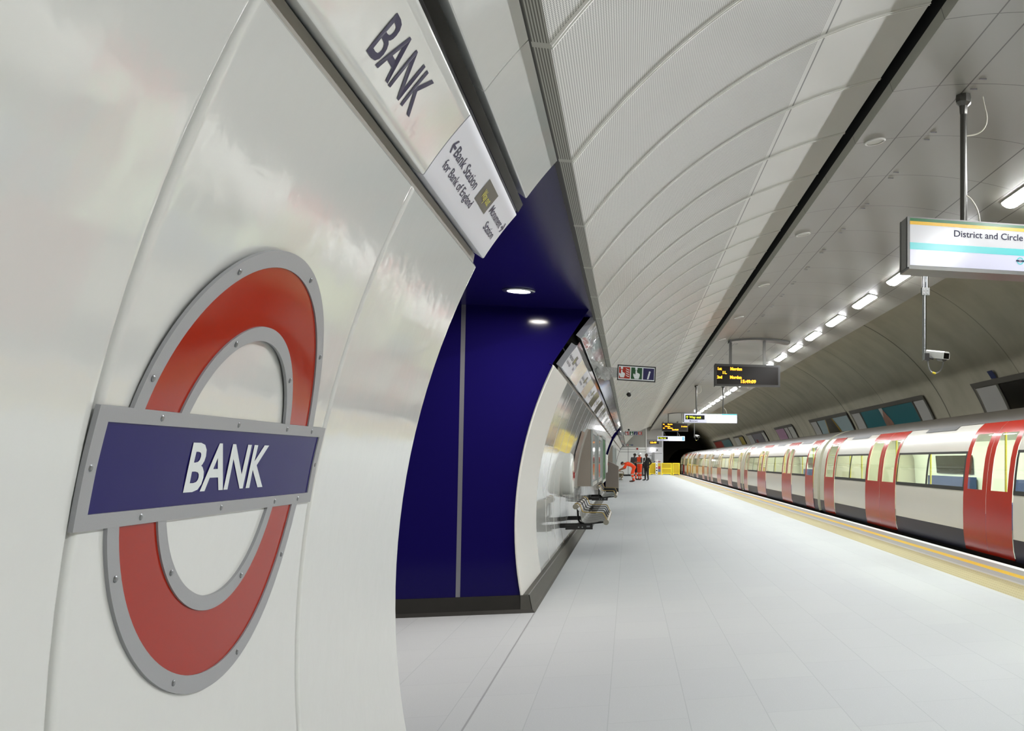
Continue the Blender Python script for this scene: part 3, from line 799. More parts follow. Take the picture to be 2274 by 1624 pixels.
# ------------------------------------------------------------------ hanging signs
EX, EZ, NF = Vector((1, 0, 0)), Vector((0, 0, 1)), Vector((0, -1, 0))
def rect(mb, x0, x1, z0, z1, y, m=0): mb.add([(x0, y, z0), (x1, y, z0), (x1, y, z1), (x0, y, z1)], [(0, 1, 2, 3)], m)
def flat(name, m, t, x0, x1, z0, z1, y): mb = MB(); rect(mb, x0, x1, z0, z1, y); return mb.build(name, m, t, smooth=0)
def soft(p, n=2):
    p = [Vector(a) for a in p]
    for _ in range(n):
        q = [p[0]]
        for a, b in zip(p[:-1], p[1:]): q += [a * .75 + b * .25, a * .25 + b * .75]
        p = q + [p[-1]]
    return p
def sof_z(x): return SOFZ + math.sqrt(SOFR ** 2 - (x - SOFX) ** 2)
def pole(t, x, y, z0, r=.026, cable=True):
    zt = sof_z(x)
    MB().tube([(x, y, z0), (x, y, zt - .09)], r, 16).build('pole', polegrey, t)
    MB().lathe((x, y, zt), (0, 0, -1), [(.05, -.03), (.062, .03), (.060, .06), (.034, .085), (.030, .14), (.026, .15)], 8).build('ceiling_boss', polegrey, t, smooth=20)
    if cable:
        for pts in ([(x + .16, y + .02, zt + .01), (x + .165, y, zt - .06), (x + .185, y - .02, zt - .16), (x + .165, y - .02, zt - .24), (x + .11, y, zt - .285), (x + r, y, zt - .305)],
                    [(x + r, y, z0 + .22), (x + .06, y, z0 + .20), (x + .11, y, z0 + .13), (x + .13, y, z0 + .05), (x + .13, y, z0 - .01)]):
            MB().tube(soft(pts), .006, 6).build('cable', cablew, t)
def sign_case(t, x0, x1, z0, z1, y, d, m=signgrey):
    mb = MB(); mb.box((x0 - .006, y, z0 - .006), (x1 + .006, y + d, z1 + .006))
    for yy in (y + .03, y + d - .03): mb.box((x0 - .009, yy - .004, z0 - .008), (x0 + .002, yy + .004, z1 + .008))
    mb.build('case', m, t, smooth=0)

# near illuminated line sign
X0, X1, Z0, Z1, YS = 1.955, 3.875, 2.690, 3.047, 6.90
t = thing('line_sign', 'illuminated hanging sign at the right edge with green, yellow and teal stripes', 'sign', ((X0 + X1) / 2, YS, Z0))
sign_case(t, X0, X1, Z0, Z1, YS, .22)
MB().box((X0, YS - .02, Z0 - .022), (X1, YS + .24, Z0 - .006)).build('lower_lip', signgrey, t, smooth=0)
HS = Z1 - Z0
flat('upper_face', lit_cool, t, X0 + .012, X1 - .012, Z0 + HS * .49, Z1 - .006, YS - .002)
flat('lower_face', lit_lilac, t, X0 + .012, X1 - .012, Z0 + .01, Z0 + HS * .49, YS - .002)
flat('green_stripe', sg_green, t, X0 + .012, X1 - .012, Z0 + HS * .927, Z1 - .004, YS - .003)
flat('yellow_stripe', sg_yel, t, X0 + .012, X1 - .012, Z0 + HS * .857, Z0 + HS * .927, YS - .003)
flat('teal_stripe', sg_teal, t, X0 + .012, X1 - .012, Z0 + HS * .35, Z0 + HS * .491, YS - .003)
mb = MB(); put_text(mb, 'District and Circle', (0, YS - .004, 0), EX, EZ, 2.305, 2.850, .047, .008, base=Z0 + HS * .664); mb.build('lettering', ink, t, smooth=0); mb = MB()
put_text(mb, 'lines', (0, YS - .004, 0), EX, EZ, 2.885, 3.03, .047, .008, base=Z0 + HS * .664); mb.build('lettering', ink, t, smooth=0)
rx, rz = 2.828, Z0 + .086
mb = MB(); vs = []
for k in range(33):
    for r in (.0275, .0195): vs.append((rx + r * math.cos(2 * math.pi * k / 32), YS - .004, rz + r * math.sin(2 * math.pi * k / 32)))
mb.add(vs, [(2 * k, 2 * k + 1, 2 * k + 3, 2 * k + 2) for k in range(32)]); mb.build('teal_ring', sg_teal, t, smooth=0)
flat('ring_bar', ink, t, rx - .034, rx + .034, rz - .0058, rz + .0058, YS - .005)
mb = MB(); put_text(mb, 'DLR', (0, YS - .006, 0), EX, EZ, rx - .009, rx + .009, .006, .01, base=rz - .003); mb.build('ring_lettering', white_ink, t, smooth=0)
for x in (2.417, 3.42): pole(t, x, YS + .11, Z1)

def way_out(y, label, detail):
    x0, x1, z0, z1 = 1.935, 3.865, 2.64, 2.985
    t = thing('way_out_sign', label, 'sign', ((x0 + x1) / 2, y, z0))
    sign_case(t, x0, x1, z0, z1, y, .2)
    w, h = x1 - x0, z1 - z0
    xm = x0 + w * (.425 if detail else .42)
    flat('left_face', lit_lilac, t, x0 + .012, xm, z0 + .01, z1 - .01, y - .002)
    flat('right_face', lit_white, t, xm, x1 - .012, z0 + .01, z1 - .01, y - .002)
    flat('way_out_box', black_gloss, t, x0 + w * .03, x0 + w * .385, z0 + h * .36, z0 + h * .82, y - .004)
    mb = MB(); put_text(mb, 'Way out', (0, y - .006, 0), EX, EZ, x0 + w * .10, x0 + w * .32, h * .24, .02, base=z0 + h * .49)
    ax, az, q = x0 + w * .062, z0 + h * .58, .022
    mb.add([(ax - .008, y - .006, az - .06), (ax + .008, y - .006, az - .06), (ax + .008, y - .006, az + .05), (ax - .008, y - .006, az + .05)], [(0, 1, 2, 3)])
    for s in (1, -1): mb.add([(ax, y - .006, az + .06), (ax, y - .006, az + .035), (ax + s * .038, y - .006, az - .005), (ax + s * .038, y - .006, az + .02)], [(0, 1, 2, 3)[::s]])
    mb.build('way_out_lettering', mat('lit_yellow', 'e6f02a', .4, emit=.9), t, smooth=0)
    def T(tx_, a, b, hh, bold, bz):
        mb = MB(); put_text(mb, tx_, (0, y - .006, 0), EX, EZ, a, b, hh, bold, base=bz); mb.build('lettering', ink, t, smooth=0)
    T('Monument', x0 + w * .105, x0 + w * .255, h * .14, .012, z0 + h * .13); mb = MB()
    if detail:
        flat('green_stripe', sg_green, t, xm, x0 + w * .71, z1 - .022, z1 - .01, y - .005); flat('teal_stripe', sg_teal, t, x0 + w * .71, x1 - .012, z1 - .05, z1 - .01, y - .005)
        T('District and', x0 + w * .475, x0 + w * .655, h * .12, .004, z0 + h * .66)
        T('Circle lines', x0 + w * .475, x0 + w * .645, h * .12, .004, z0 + h * .48)
        T('DLR', x0 + w * .755, x0 + w * .81, h * .12, .004, z0 + h * .66)
        for xx in (.452, .733):
            a = x0 + w * xx; mb.add([(a - .014, y - .006, z0 + h * .74), (a, y - .006, z0 + h * .64), (a + .014, y - .006, z0 + h * .74)], [(0, 1, 2)])
    else:
        flat('green_stripe', sg_green, t, xm, x0 + w * .88, z1 - .025, z1 - .01, y - .005); flat('teal_stripe', sg_teal, t, xm, x0 + w * .88, z0 + h * .46, z0 + h * .56, y - .005)
        flat('blue_block', mat('stripe_blue', '6ea4e0', .3, emit=.4), t, x0 + w * .90, x1 - .03, z0 + .03, z1 - .03, y - .005)
        T('District and Circle lines', x0 + w * .44, x0 + w * .80, h * .12, .004, z0 + h * .68)
        T('DLR', x0 + w * .44, x0 + w * .53, h * .12, .004, z0 + h * .2)
    if detail: mb.build('arrows', ink, t, smooth=0)
    for x in (2.389, 3.36): pole(t, x, y + .1, z1)
way_out(36.9, 'illuminated way out sign hanging in front of the concrete vault, the nearer one', True)
way_out(72.3, 'illuminated way out sign with teal stripe hanging before the dark tunnel mouth', False)

def departures(y, lines, label):
    x0, x1, z0, z1 = 1.868, 3.345, 2.955, 3.455
    t = thing('departure_board', label, 'departure board', ((x0 + x1) / 2, y, z0))
    mb = MB(); mb.box((x0, y, z0), (x1, y + .16, z1)); mb.box((x0 - .012, y + .02, z0 - .02), (x0, y + .14, z1 - .03)); mb.build('case', disp_case, t, smooth=0)
    fl = flat('screen', disp_glass, t, x0 + .045, x1 - .045, z0 + .045, z1 - .05, y - .002)
    mb = MB(); w, h = x1 - x0, z1 - z0
    for s, a, b, c, e in lines: put_text(mb, s, (0, y - .004, 0), EX, EZ, x0 + w * a, x0 + w * b, h * e, .028, base=z0 + h * c)
    mb.build('led_lettering', amber, t, smooth=0)['label'] = 'glowing amber lettering'
    zt = sof_z(2.6) - .02
    for x in (2.225, 2.99): MB().box((x - .03, y + .05, z1), (x + .03, y + .11, sof_z(x) - .02)).build('pole', polegrey, t, smooth=0)
    pts = [(2.19 + i * (3.55 - 2.19) / 10, sof_z(2.19 + i * (3.55 - 2.19) / 10)) for i in range(11)]
    mb = MB(); vs = []
    for yy in (y - .16, y + .30):
        for x, z in pts: vs += [(x, yy, z - .045), (x, yy, z + .0)]
    n = len(pts) * 2; fs = []
    for i in range(len(pts) - 1):
        a = 2 * i
        fs += [(a, a + 2, a + 3, a + 1), (a, n + a, n + a + 2, a + 2), (n + a, n + a + 1, n + a + 3, n + a + 2)]
    mb.add(vs, fs); mb.build('mounting_plate', polegrey, t, smooth=30)
departures(22.6, [('1st', .045, .105, .72, .12), ('Morden', .235, .41, .72, .13), ('1L', .12, .18, .55, .12), ('2nd', .035, .11, .34, .12), ('Morden', .23, .405, .34, .13), ('15:49:09', .395, .625, .155, .14)],
           'dark departure board with amber lettering, the nearer of the two')
departures(59.2, [('1st', .04, .10, .76, .12), ('Morden', .22, .40, .76, .13), ('1 Morden', .11, .31, .53, .12), ('2nd', .04, .10, .32, .12), ('Morden', .22, .40, .32, .13), ('15:49:09', .39, .63, .12, .14), ('2 mins', .74, .97, .52, .12)],
           'dark departure board with amber lettering, farther down by the end wall')

# ------------------------------------------------------------------ pictogram signs on wall arms
def hand(mb, x, z, s, y, m=0):
    P = [(-.36, .02), (-.30, .06), (-.22, .05), (-.18, -.06), (-.12, .02), (-.12, .42), (-.07, .48), (.0, .48), (.04, .42), (.05, .20), (.34, .06), (.36, -.12), (.30, -.34), (.24, -.50), (-.20, -.50), (-.26, -.34), (-.34, -.20)]
    mb.add([(x + a * s, y, z + b * s) for a, b in P], [tuple(range(len(P)))[::-1]], m)
def info_sign(x0, x1, z0, z1, y, label, kinds, roll=0., wrap=True):
    xc, zc = (x0 + x1) / 2, (z0 + z1) / 2
    t = thing('information_sign', label, 'sign', (xc, y, zc))
    def out(n, mb, m):
        ob = mb.build(n, m, t, smooth=0); return ob
    h = z1 - z0; e = h * .068
    out('backing', MB().box((x0, y, z0), (x1, y + .02, z1)), black)
    mb = MB(); rect(mb, x0 + e, x1 - e, z0 + e, z1 - e, y - .001); out('border', mb, white_ink)
    n = len(kinds); pw = (x1 - x0 - 2 * e) / n
    for i, k in enumerate(kinds):
        a = x0 + e + pw * i + e * .5; b = a + pw - e; c, d = z0 + 1.9 * e, z1 - 1.9 * e
        sym = MB(); mb = MB(); rect(mb, a, b, c, d, y - .002); out('pictogram', mb, {'f': pic_red, 'h': pic_green, 'i': pic_blue, 'x': pic_red}[k])
        mx_, mz = (a + b) / 2, (c + d) / 2; s = (d - c) * .78
        if k in 'fh':
            hx = mx_ - (b - a) * (.22 if k == 'f' else 0)
            hand(sym, hx, mz - s * .10, s * (.88 if k == 'f' else 1), y - .003)
            q = s * .12
            for r0 in (1.0,):
                rect(sym, hx - q - s * .04, hx + q - s * .04, mz + s * .40, mz + s * .40 + 2 * q, y - .003)
        if k == 'f':
            for j in range(4):
                zb = mz - s * .42 + j * s * .24; xb = mx_ + (b - a) * .10; ww = (b - a) * .32
                sym.add([(xb, y - .003, zb + s * .18), (xb + ww * .45, y - .003, zb + s * .02), (xb + ww, y - .003, zb - s * .03), (xb + ww, y - .003, zb + s * .07), (xb + ww * .55, y - .003, zb + s * .10), (xb + ww * .12, y - .003, zb + s * .20)], [(0, 1, 2, 3, 4, 5)])
        if k == 'i': put_text(sym, 'i', (0, y - .003, 0), EX, EZ, mx_ - s * .16, mx_ + s * .20, s * .86, .045, base=c + s * .12, shear=.3)
        if k == 'x':
            for j in (-1, 1): rect(sym, mx_ + j * s * .2 - s * .09, mx_ + j * s * .2 + s * .09, mz - s * .4, mz + s * .4, y - .003)
        out('symbol', sym, white_ink)
    if wrap:
        xa = -.335
        MB().box((xa, y + .004, zc - h * .33), (x0 + .01, y + .03, zc + h * .30)).build('wrapped_arm', bubble, t, smooth=0)
        rnd = random.Random(3); mb = MB()
        mb.tube([(xa - .05 + .012 * k, y + .016, zc + .075 - .016 * k + (.02 if k > 6 else 0)) for k in range(13)], [.02 + .055 * math.sin(math.pi * (k + .6) / 13.2) for k in range(13)], 12)
        mb.v = [(a + rnd.uniform(-.012, .012), b + rnd.uniform(-.012, .012), c + rnd.uniform(-.012, .012)) for a, b, c in mb.v]
        mb.build('wrapped_bracket', bubble, t, smooth=20)
    t.rotation_euler = (0, R(roll), 0)
    return t
info_sign(-.135, .325, 2.262, 2.455, 12.75, 'red, green and blue pictogram sign on a plastic wrapped wall arm, the nearest', 'fhi', roll=2.4)
info_sign(-.14, .53, 2.262, 2.44, 41.0, 'four pictogram sign sticking out from the left wall in the distance', 'fhix')
info_sign(-.16, .33, 2.33, 2.47, 77.0, 'tiny pictogram sign close to the far end wall', 'fhi')
t = thing('wall_sign', 'small square white sign with red symbol on the end wall', 'sign', (.72, YE, 2.2))
MB().box((.52, YE - .03, 2.04), (.80, YE - .005, 2.32)).build('panel', enamel_matt, t, smooth=0); flat('symbol', redlab, t, .59, .73, 2.10, 2.25, YE - .032)

# ------------------------------------------------------------------ cctv cameras on poles
def cctv(x, y, label):
    t = thing('cctv_camera', label, 'camera', (x, y, 2.4))
    zt = sof_z(x) if x < 4.2 else 3.9
    mb = MB()
    for dx in (-.021, .021): mb.tube([(x + dx, y, zt), (x + dx, y, 3.31)], .018, 12)
    mb.build('upper_poles', chrome, t)
    mb = MB().box((x - .048, y - .028, 3.285), (x + .048, y + .028, 3.375)); mb.build('clamp', signgrey, t, smooth=0)
    for dx in (-.022, .022):
        for z in (3.305, 3.352): MB().lathe((x + dx, y - .028, z), (0, -1, 0), [(.007, 0), (.007, .006), (0, .007)], 8).build('bolt', screwm, t)
    mb = MB().tube([(x - .008, y, 3.31), (x - .008, y, 2.50)], .022, 14); mb.tube([(x - .03, y + .01, 3.30), (x - .03, y + .01, 2.49)], .006, 6); mb.build('lower_pole', chrome, t)
    mb = MB().box((x - .012, y - .03, 2.49), (x + .045, y + .02, 2.58)); mb.tube([(x + .03, y, 2.53), (x + .10, y - .02, 2.515)], .016, 8); mb.build('bracket', black, t)
    c = Vector((x + .14, y - .02, 2.555)); d = Vector((.42, -.86, -.14)).normalized(); up = Vector((0, 0, 1)); sd = d.cross(up).normalized(); uu = sd.cross(d)
    sec = [(-.05, -.035), (-.055, .0), (-.05, .045), (-.03, .058), (.03, .058), (.05, .045), (.055, 0), (.05, -.035)]
    mb = MB(); mb.prism(sec, c + d * .17, sd, uu, -d * .34); mb.build('housing', cctvw, t, smooth=30)
    MB().prism([(-.045, -.03), (.045, -.03), (.045, .04), (-.045, .04)], c + d * .172, sd, uu, -d * .004).build('front_glass', black_gloss, t, smooth=0)
    mb = MB().lathe(c + d * .06 - uu * .02, d, [(0, -.02), (.045, -.02), (.05, .06), (.045, .08), (0, .08)], 14); mb.build('lens_barrel', signgrey, t)
    hb_ = c + d * .12 - uu * .04
    MB().tube(soft([hb_, hb_ + Vector((0, 0, -.06)), hb_ + Vector((-.03, .01, -.14)), hb_ + Vector((-.10, .02, -.18)), hb_ + Vector((-.17, .03, -.13)), Vector((x + .03, y, 2.50))]), .009, 8).build('conduit', signgrey, t)
    MB().tube([hb_ + Vector((-.09, .02, -.172)), hb_ + Vector((-.13, .02, -.16))], .014, 8).build('tag', yel_tag, t)
cctv(3.47, 11.49, 'white camera on a chrome pole hanging from the ceiling beside the train')
cctv(3.40, 54.0, 'small distant pole camera hanging before the tunnel mouth')

# ------------------------------------------------------------------ advertising panels on the concrete wall
def cz(z, off=.03):
    r = CR - off
    return CCX + math.sqrt(r * r - (z - CCZ) ** 2), z
def ad(y0, y1, parts, label, z0=1.45, z1=2.92, extra=None):
    t = thing('advert_panel', label, 'poster', (7.2, (y0 + y1) / 2, z0))
    zs = [z0 + (z1 - z0) * i / 8 for i in range(9)]
    def sheetc(mb, a, b, off, za=z0, zb=z1, m=0):
        zz = [za + (zb - za) * i / 8 for i in range(9)]; mb.extr([cz(z, off) for z in zz], a, b, m)
    mb = MB(); sheetc(mb, y0, y1, .03); sheetc(mb, y0, y1, .06, z1 - .10, z1)
    cuts = [y0] + [p[0] for p in parts[1:]] + [y1]
    for c in cuts: sheetc(mb, c - .06, c + .06, .06)
    mb.build('frame', poster_frame, t)
    for (a, b, m, nm) in parts: mb = MB(); sheetc(mb, a + .07, b - .07, .045, z0, z1 - .11); mb.build(nm, m, t)
    if extra:
        for nm, m, pts in extra:
            mb = MB(); v = []
            for (yy, z) in pts: x, z_ = cz(z, .052 if nm != 'figure_detail' else .058); v.append((x, yy, z_))
            mb.add(v, [tuple(range(len(v)))]); mb.build(nm, m, t, smooth=0)
A = lambda n, c, r=.4: mat(n, c, r)
blank = A('poster_blank', 'bdbbb6'); dk = A('poster_dark', '15130d', .25); teal = A('poster_teal', '1f6c74'); pale = A('poster_pale_blue', '9db0b2'); pink = A('poster_pink', 'b48aa6'); wht = A('poster_white', 'c2c1b8')
greyp = A('poster_grey', '77747a'); yelp = A('poster_yellow', 'a8962e'); redp = A('poster_red', '93392f'); tealp = A('poster_muted_teal', '4e7a7c'); brownp = mat('poster_brown', '8a6350', .5, mottle=(9, .5))
oli = A('poster_olive', '2c2815'); gold = A('poster_gold', 'b58f2c'); spk = mat('poster_fruit', 'b0762a', .5)
def ell(yc, zc_, a, b, n=20): return [(yc + a * math.cos(2 * math.pi * k / n), zc_ + b * math.sin(2 * math.pi * k / n)) for k in range(n)]
sp_ = [('speck', blank, ell(17.2 - random.random() * 1.6, 2.1 + random.random() * .62, .03, .018, 6)) for _ in range(26)]
ad(11.8, 20.1, [(18.72, 20.1, blank, 'blank_sheet'), (11.8, 18.72, dk, 'artwork')][::-1], 'nearest track wall poster, dark artwork beside a blank white sheet',
   extra=[('figure', mat('poster_dark_green', '20261a', .3), ell(16.9, 2.35, .85, .42)), ('figure_detail', spk, ell(16.6, 1.95, .30, .26))] + sp_)
ad(23.86, 32.35, [(23.86, 24.95, blank, 'blank_sheet'), (24.95, 31.1, teal, 'artwork'), (31.1, 32.35, blank, 'blank_sheet')], 'teal track wall poster with a brown feathered shape between blank sheets',
   extra=[('figure', brownp, [(28.55, 2.80), (28.25, 2.8), (27.75, 2.4), (27.55, 2.0), (27.6, 1.6), (28.0, 1.5), (28.35, 1.7), (28.55, 2.1), (28.65, 2.5)]), ('figure_detail', oli, ell(27.95, 2.25, .16, .16)), ('figure_detail', blank, [(28.6, 2.81), (28.2, 2.81), (28.2, 2.62), (28.55, 2.55)])])
ad(33.0, 40.1, [(33.0, 38.75, pale, 'artwork'), (38.75, 40.1, blank, 'blank_sheet')], 'pale blue track wall poster with a dark arch and gold triangle',
   extra=[('figure', gold, [(34.35, 1.46), (34.9, 2.2), (35.6, 2.81), (37.0, 2.81), (37.25, 2.2), (37.3, 1.46)]), ('figure_detail', oli, [(34.6, 1.46), (35.1, 2.2), (35.75, 2.81), (36.85, 2.81), (37.05, 2.2), (37.1, 1.46)]), ('figure_detail', yelp, [(35.1, 2.05), (36.0, 2.55), (36.9, 2.05)])])
ad(44.7, 50.2, [(44.7, 46.2, wht, 'notice'), (46.2, 47.4, blank, 'blank_sheet'), (47.4, 50.2, pink, 'artwork')], 'pink and white track wall posters in one frame')
ad(54.5, 62.8, [(54.5, 55.8, wht, 'notice'), (55.8, 60.3, greyp, 'artwork'), (60.3, 62.8, blank, 'blank_sheet')], 'grey track wall poster with reddish corner, in a wide frame', extra=[('figure', redp, [(59.4, 2.5), (58.7, 2.5), (58.4, 1.9), (59.3, 1.9)])])
ad(65.2, 70.8, [(65.2, 67.6, yelp, 'artwork'), (67.6, 70.8, wht, 'notice')], 'mustard yellow track wall poster beside a white one')
ad(74.0, 88.0, [(74.0, 80.6, tealp, 'artwork'), (80.6, 88.0, redp, 'artwork')], 'farthest track wall posters, muted teal and red')
tag(MB().extr([cz(z, .05) for z in (2.93, 2.98, 3.03, 3.08)], 18.55, 18.85).build('number_plate', mat('plate_blue', '24305a', .4)), 'tiny blue plate above the nearest track wall poster', 'plate')

# ------------------------------------------------------------------ train
PT = [(4.60, .02), (4.57, .15), (4.556, .30), (4.55, .55), (4.552, .75), (4.56, .90), (4.578, 1.10), (4.605, 1.30), (4.64, 1.45), (4.70, 1.60), (4.79, 1.72), (4.88, 1.80)]
ROOF = [(4.87, 1.80), (4.90, 1.835), (5.0, 1.90), (5.15, 1.965), (5.35, 2.02), (5.6, 2.055), (5.86, 2.065)]
TCX = 5.86
def tx(z):
    for (a, b), (c, d) in zip(PT[:-1], PT[1:]):
        if b <= z <= d: return a + (c - a) * (z - b) / (d - b)
    return PT[-1][0] if z > 1 else PT[0][0]
def tp(z0, z1, off=0.):
    zs = [z0] + [p[1] for p in PT if z0 + .01 < p[1] < z1 - .01] + [z1]
    return [(tx(z) - off, z) for z in zs]
LC = 17.2
def train_car(yj, label):
    """yj: far end of the car; layout offsets run towards the camera"""
    t = thing('train_car', label, 'train car', (TCX, yj - LC / 2, -.87), 'cars of the passing train')
    Y = lambda o: yj - o
    WINS = [(2.02, 4.98), (7.42, 10.98), (12.98, 15.18)]
    DOORS = [(.72, 1.92, 1), (5.05, 7.35, 2), (11.05, 12.90, 2), (15.25, 16.45, 1)]
    ends = [(.18, .72), (16.45, 17.02)]
    for a, b in WINS:
        a -= .07; b += .07; white = MB(); dark = MB(); blue = MB()
        white.extr(tp(.30, .845), Y(b), Y(a)); white.extr(tp(1.405, 1.80), Y(b), Y(a)); blue.extr(tp(.02, .30), Y(b), Y(a))
        dark.extr(tp(.845, .90, .004), Y(b), Y(a)); dark.extr(tp(1.37, 1.405, .004), Y(b), Y(a))
        npn = max(1, round((b - a) / 1.9))
        for i in range(npn + 1):
            c = a + (b - a) * i / npn; w = .05 if 0 < i < npn else .07
            lo, hi = (c - w if i else c), (c + w if i < npn else c)
            dark.extr(tp(.90, 1.37, .002), Y(hi), Y(lo))
        MB().extr(tp(.89, 1.38, -.012), Y(b), Y(a)).build('window', glassm, t)
        q = (a + b) / 2
        MB().extr(tp(1.735, 1.80, .012), Y(q + .8), Y(q - .8)).build('vent', t_dark, t, smooth=40)
        white.build('body_side', t_white, t, smooth=40); blue.build('lower_band', t_blue, t, smooth=40); dark.build('window_surround', t_dark, t, smooth=40)
    for a, b in ends: MB().extr(tp(.30, 1.80), Y(b), Y(a)).build('end_pillar', t_cream, t, smooth=40); MB().extr(tp(.02, .30), Y(b), Y(a)).build('lower_band', t_blue, t, smooth=40)
    for a, b, n in DOORS:
        for i in range(n):
            p, q = a + (b - a) * i / n, a + (b - a) * (i + 1) / n; mb = MB(); o = .008
            mb.extr(tp(.03, .88, o), Y(q - .002), Y(p + .002)); mb.extr(tp(1.64, 1.80, o), Y(q - .002), Y(p + .002))
            m_ = .17
            mb.extr(tp(.88, 1.64, o), Y(p + m_), Y(p + .002)); mb.extr(tp(.88, 1.64, o), Y(q - .002), Y(q - m_))
            for yy in (p + .006, q - .006): mb.extr([(x + k_, z) for (x, z), k_ in ((tp(.03, 1.8)[0], 0),)] + [(tx(.03) + .05, .03)], Y(yy) - .001, Y(yy) + .001)
            d = mb.build('door', t_red, t, smooth=40)
            MB().extr(tp(.87, 1.65, -.006), Y(q - m_ + .01), Y(p + m_ - .01)).build('door_window', glassm, d)
    mb = MB(); rf = ROOF + [(2 * TCX - x, z) for x, z in ROOF[-2::-1]]
    mb.extr(rf, Y(17.02), Y(.18)); mb.build('roof', t_roof, t, smooth=50)
    mb = MB(); far = [(2 * TCX - x, z) for x, z in PT]
    mb.extr(far, Y(17.02), Y(.18), flip=True)
    full = [(x, z) for x, z in PT] + ROOF[1:] + [(2 * TCX - x, z) for x, z in ROOF[-2::-1]] + far[-2::-1]
    for o in (.18, 17.02): mb.add([(x, Y(o), z) for x, z in full], [tuple(range(len(full)))])
    mb.build('body_shell', t_cream, t, smooth=40)
    mb = MB().box((4.75, Y(16.9), -.75), (6.97, Y(.3), .02)); mb.extr([(4.62, .02), (4.68, -.16), (4.72, -.16)], Y(16.95), Y(.25)); mb.box((5.3, Y(.3), -.6), (6.4, Y(-.1), .1)); mb.build('underframe', t_under, t, smooth=0)
    # interior
    il = MB(); il.extr([(6.95, .05), (6.98, .6), (6.94, 1.3), (6.80, 1.65), (6.5, 1.86), (5.86, 1.93), (5.2, 1.86), (4.95, 1.74)], Y(16.9), Y(.3)); il.build('lining', t_inner, t)
    MB().add([(4.62, Y(16.9), .05), (6.96, Y(16.9), .05), (6.96, Y(.3), .05), (4.62, Y(.3), .05)], [(0, 3, 2, 1)]).build('carriage_floor', t_dark, t, smooth=0)
    lm = MB()
    for x in (5.45, 6.27): lm.add([(x - .07, Y(16.7), 1.88), (x + .07, Y(16.7), 1.885), (x + .07, Y(.5), 1.885), (x - .07, Y(.5), 1.88)], [(0, 1, 2, 3)])
    lm.build('carriage_lamps', t_lamp, t, smooth=0)
    for a, b in WINS:
        mb = MB(); mb.box((6.45, Y(b), .05), (6.92, Y(a), .50)); mb.box((6.78, Y(b), .50), (6.93, Y(a), .92)); mb.build('seat', t_seat, t, smooth=0)
        mb = MB(); mb.add([(6.935, Y(b - .2), .98), (6.935, Y(a + .2), .98), (6.90, Y(a + .2), 1.38), (6.90, Y(b - .2), 1.38)], [(0, 1, 2, 3)]); mb.build('far_window', black_gloss, t, smooth=0)
        mb = MB(); mb.box((4.66, Y(b), .05), (5.1, Y(a), .48)); mb.box((4.62, Y(b), .48), (4.74, Y(a), .80)); mb.build('seat', t_seat, t, smooth=0)
    for a, b, n in DOORS:
        for q in (a - .02, b + .02):
            if .6 < q < 16.7: MB().tube([(5.2, Y(q), .05), (5.2, Y(q), 1.86)], .018, 8).build('grab_pole', t_poleg, t)
    return t
JY = [75.85, 58.65, 41.45, 24.25, 7.05]
CL = ['farthest train car, next to the tunnel mouth', 'second red and white train car from the tunnel mouth', 'middle train car behind the near departure board', 'nearest full train car, its doors and windows opposite the camera', 'train car cut by the right edge of the photo']
tc0 = train_car(JY[0] + LC, 'train car inside the dark tunnel mouth')
for j, lab in zip(JY, CL): copy_tree(tc0, (TCX, j - LC / 2, -.87), lab)

# ------------------------------------------------------------------ far end: barriers, boards, units
def barrier(x0, x1, y, label, mid):
    t = thing('plastic_barrier', label, 'barrier', ((x0 + x1) / 2, y, 0), 'yellow barriers across the platform end')
    mb = MB(); z0, z1, e = .10, 1.03, .07
    mb.box((x0, y, z0), (x0 + e, y + .06, z1)); mb.box((x1 - e, y, z0), (x1, y + .06, z1)); mb.box((x0 + e, y, z0), (x1 - e, y + .06, z0 + e)); mb.box((x0 + e, y, z1 - e), (x1 - e, y + .06, z1))
    if mid: mb.box((x0 + e, y, .52), (x1 - e, y + .06, .60))
    mb.build('frame', barrier_y, t, smooth=0)
    MB().box((x0 + e, y + .02, z0 + e), (x1 - e, y + .04, z1 - e)).build('infill', barrier_in, t, smooth=0)
    for x in (x0 + .02, x1 - .10): MB().box((x, y - .15, 0), (x + .08, y + .21, z0)).build('foot', barrier_y, t, smooth=0)
barrier(1.66, 2.24, 86, 'yellow plastic barrier directly behind the man in black', False)
barrier(2.66, 3.52, 86, 'yellow two panel barrier in the middle of the platform end', True)
barrier(3.56, 4.18, 86, 'yellow single panel barrier closest to the platform edge', False)
t = thing('safety_board', 'white safety notice board with symbols between the yellow barriers', 'notice board', (2.42, 85.5, 0))
MB().box((2.16, 85.5, .05), (2.60, 85.56, 1.02)).build('panel', [mat('board_yellow', 'c9a91d', .5)], t, smooth=0)
flat('white_strip', white_ink, t, 2.17, 2.36, .06, 1.28, 85.49)
flat('red_block', pic_red, t, 2.38, 2.57, .52, .76, 85.49); flat('blue_block', mat('board_blue', '5a6c96', .5), t, 2.38, 2.57, .28, .52, 85.49)
for z, col, pts in ((.86, black, 3), (.62, redlab, 14), (.40, black, 14), (.16, black, 3), (1.12, redlab, 3)):
    mb = MB(); mb.add([(2.265 + .06 * math.sin(2 * math.pi * k / pts), 85.48, z + .06 * math.cos(2 * math.pi * k / pts)) for k in range(pts)], [tuple(range(pts))]); mb.build('symbol', col, t, smooth=0)
for a, b, m in ((2.02, 2.17, 'sign_navy'), (2.36, 2.58, 'sign_red')):
    MB().box((a, 85.5, 1.10), (b, 85.53, 1.18)).build('header_strip', mat(m, '1d1b3c' if 'navy' in m else '8e2d22', .5), t, smooth=0)
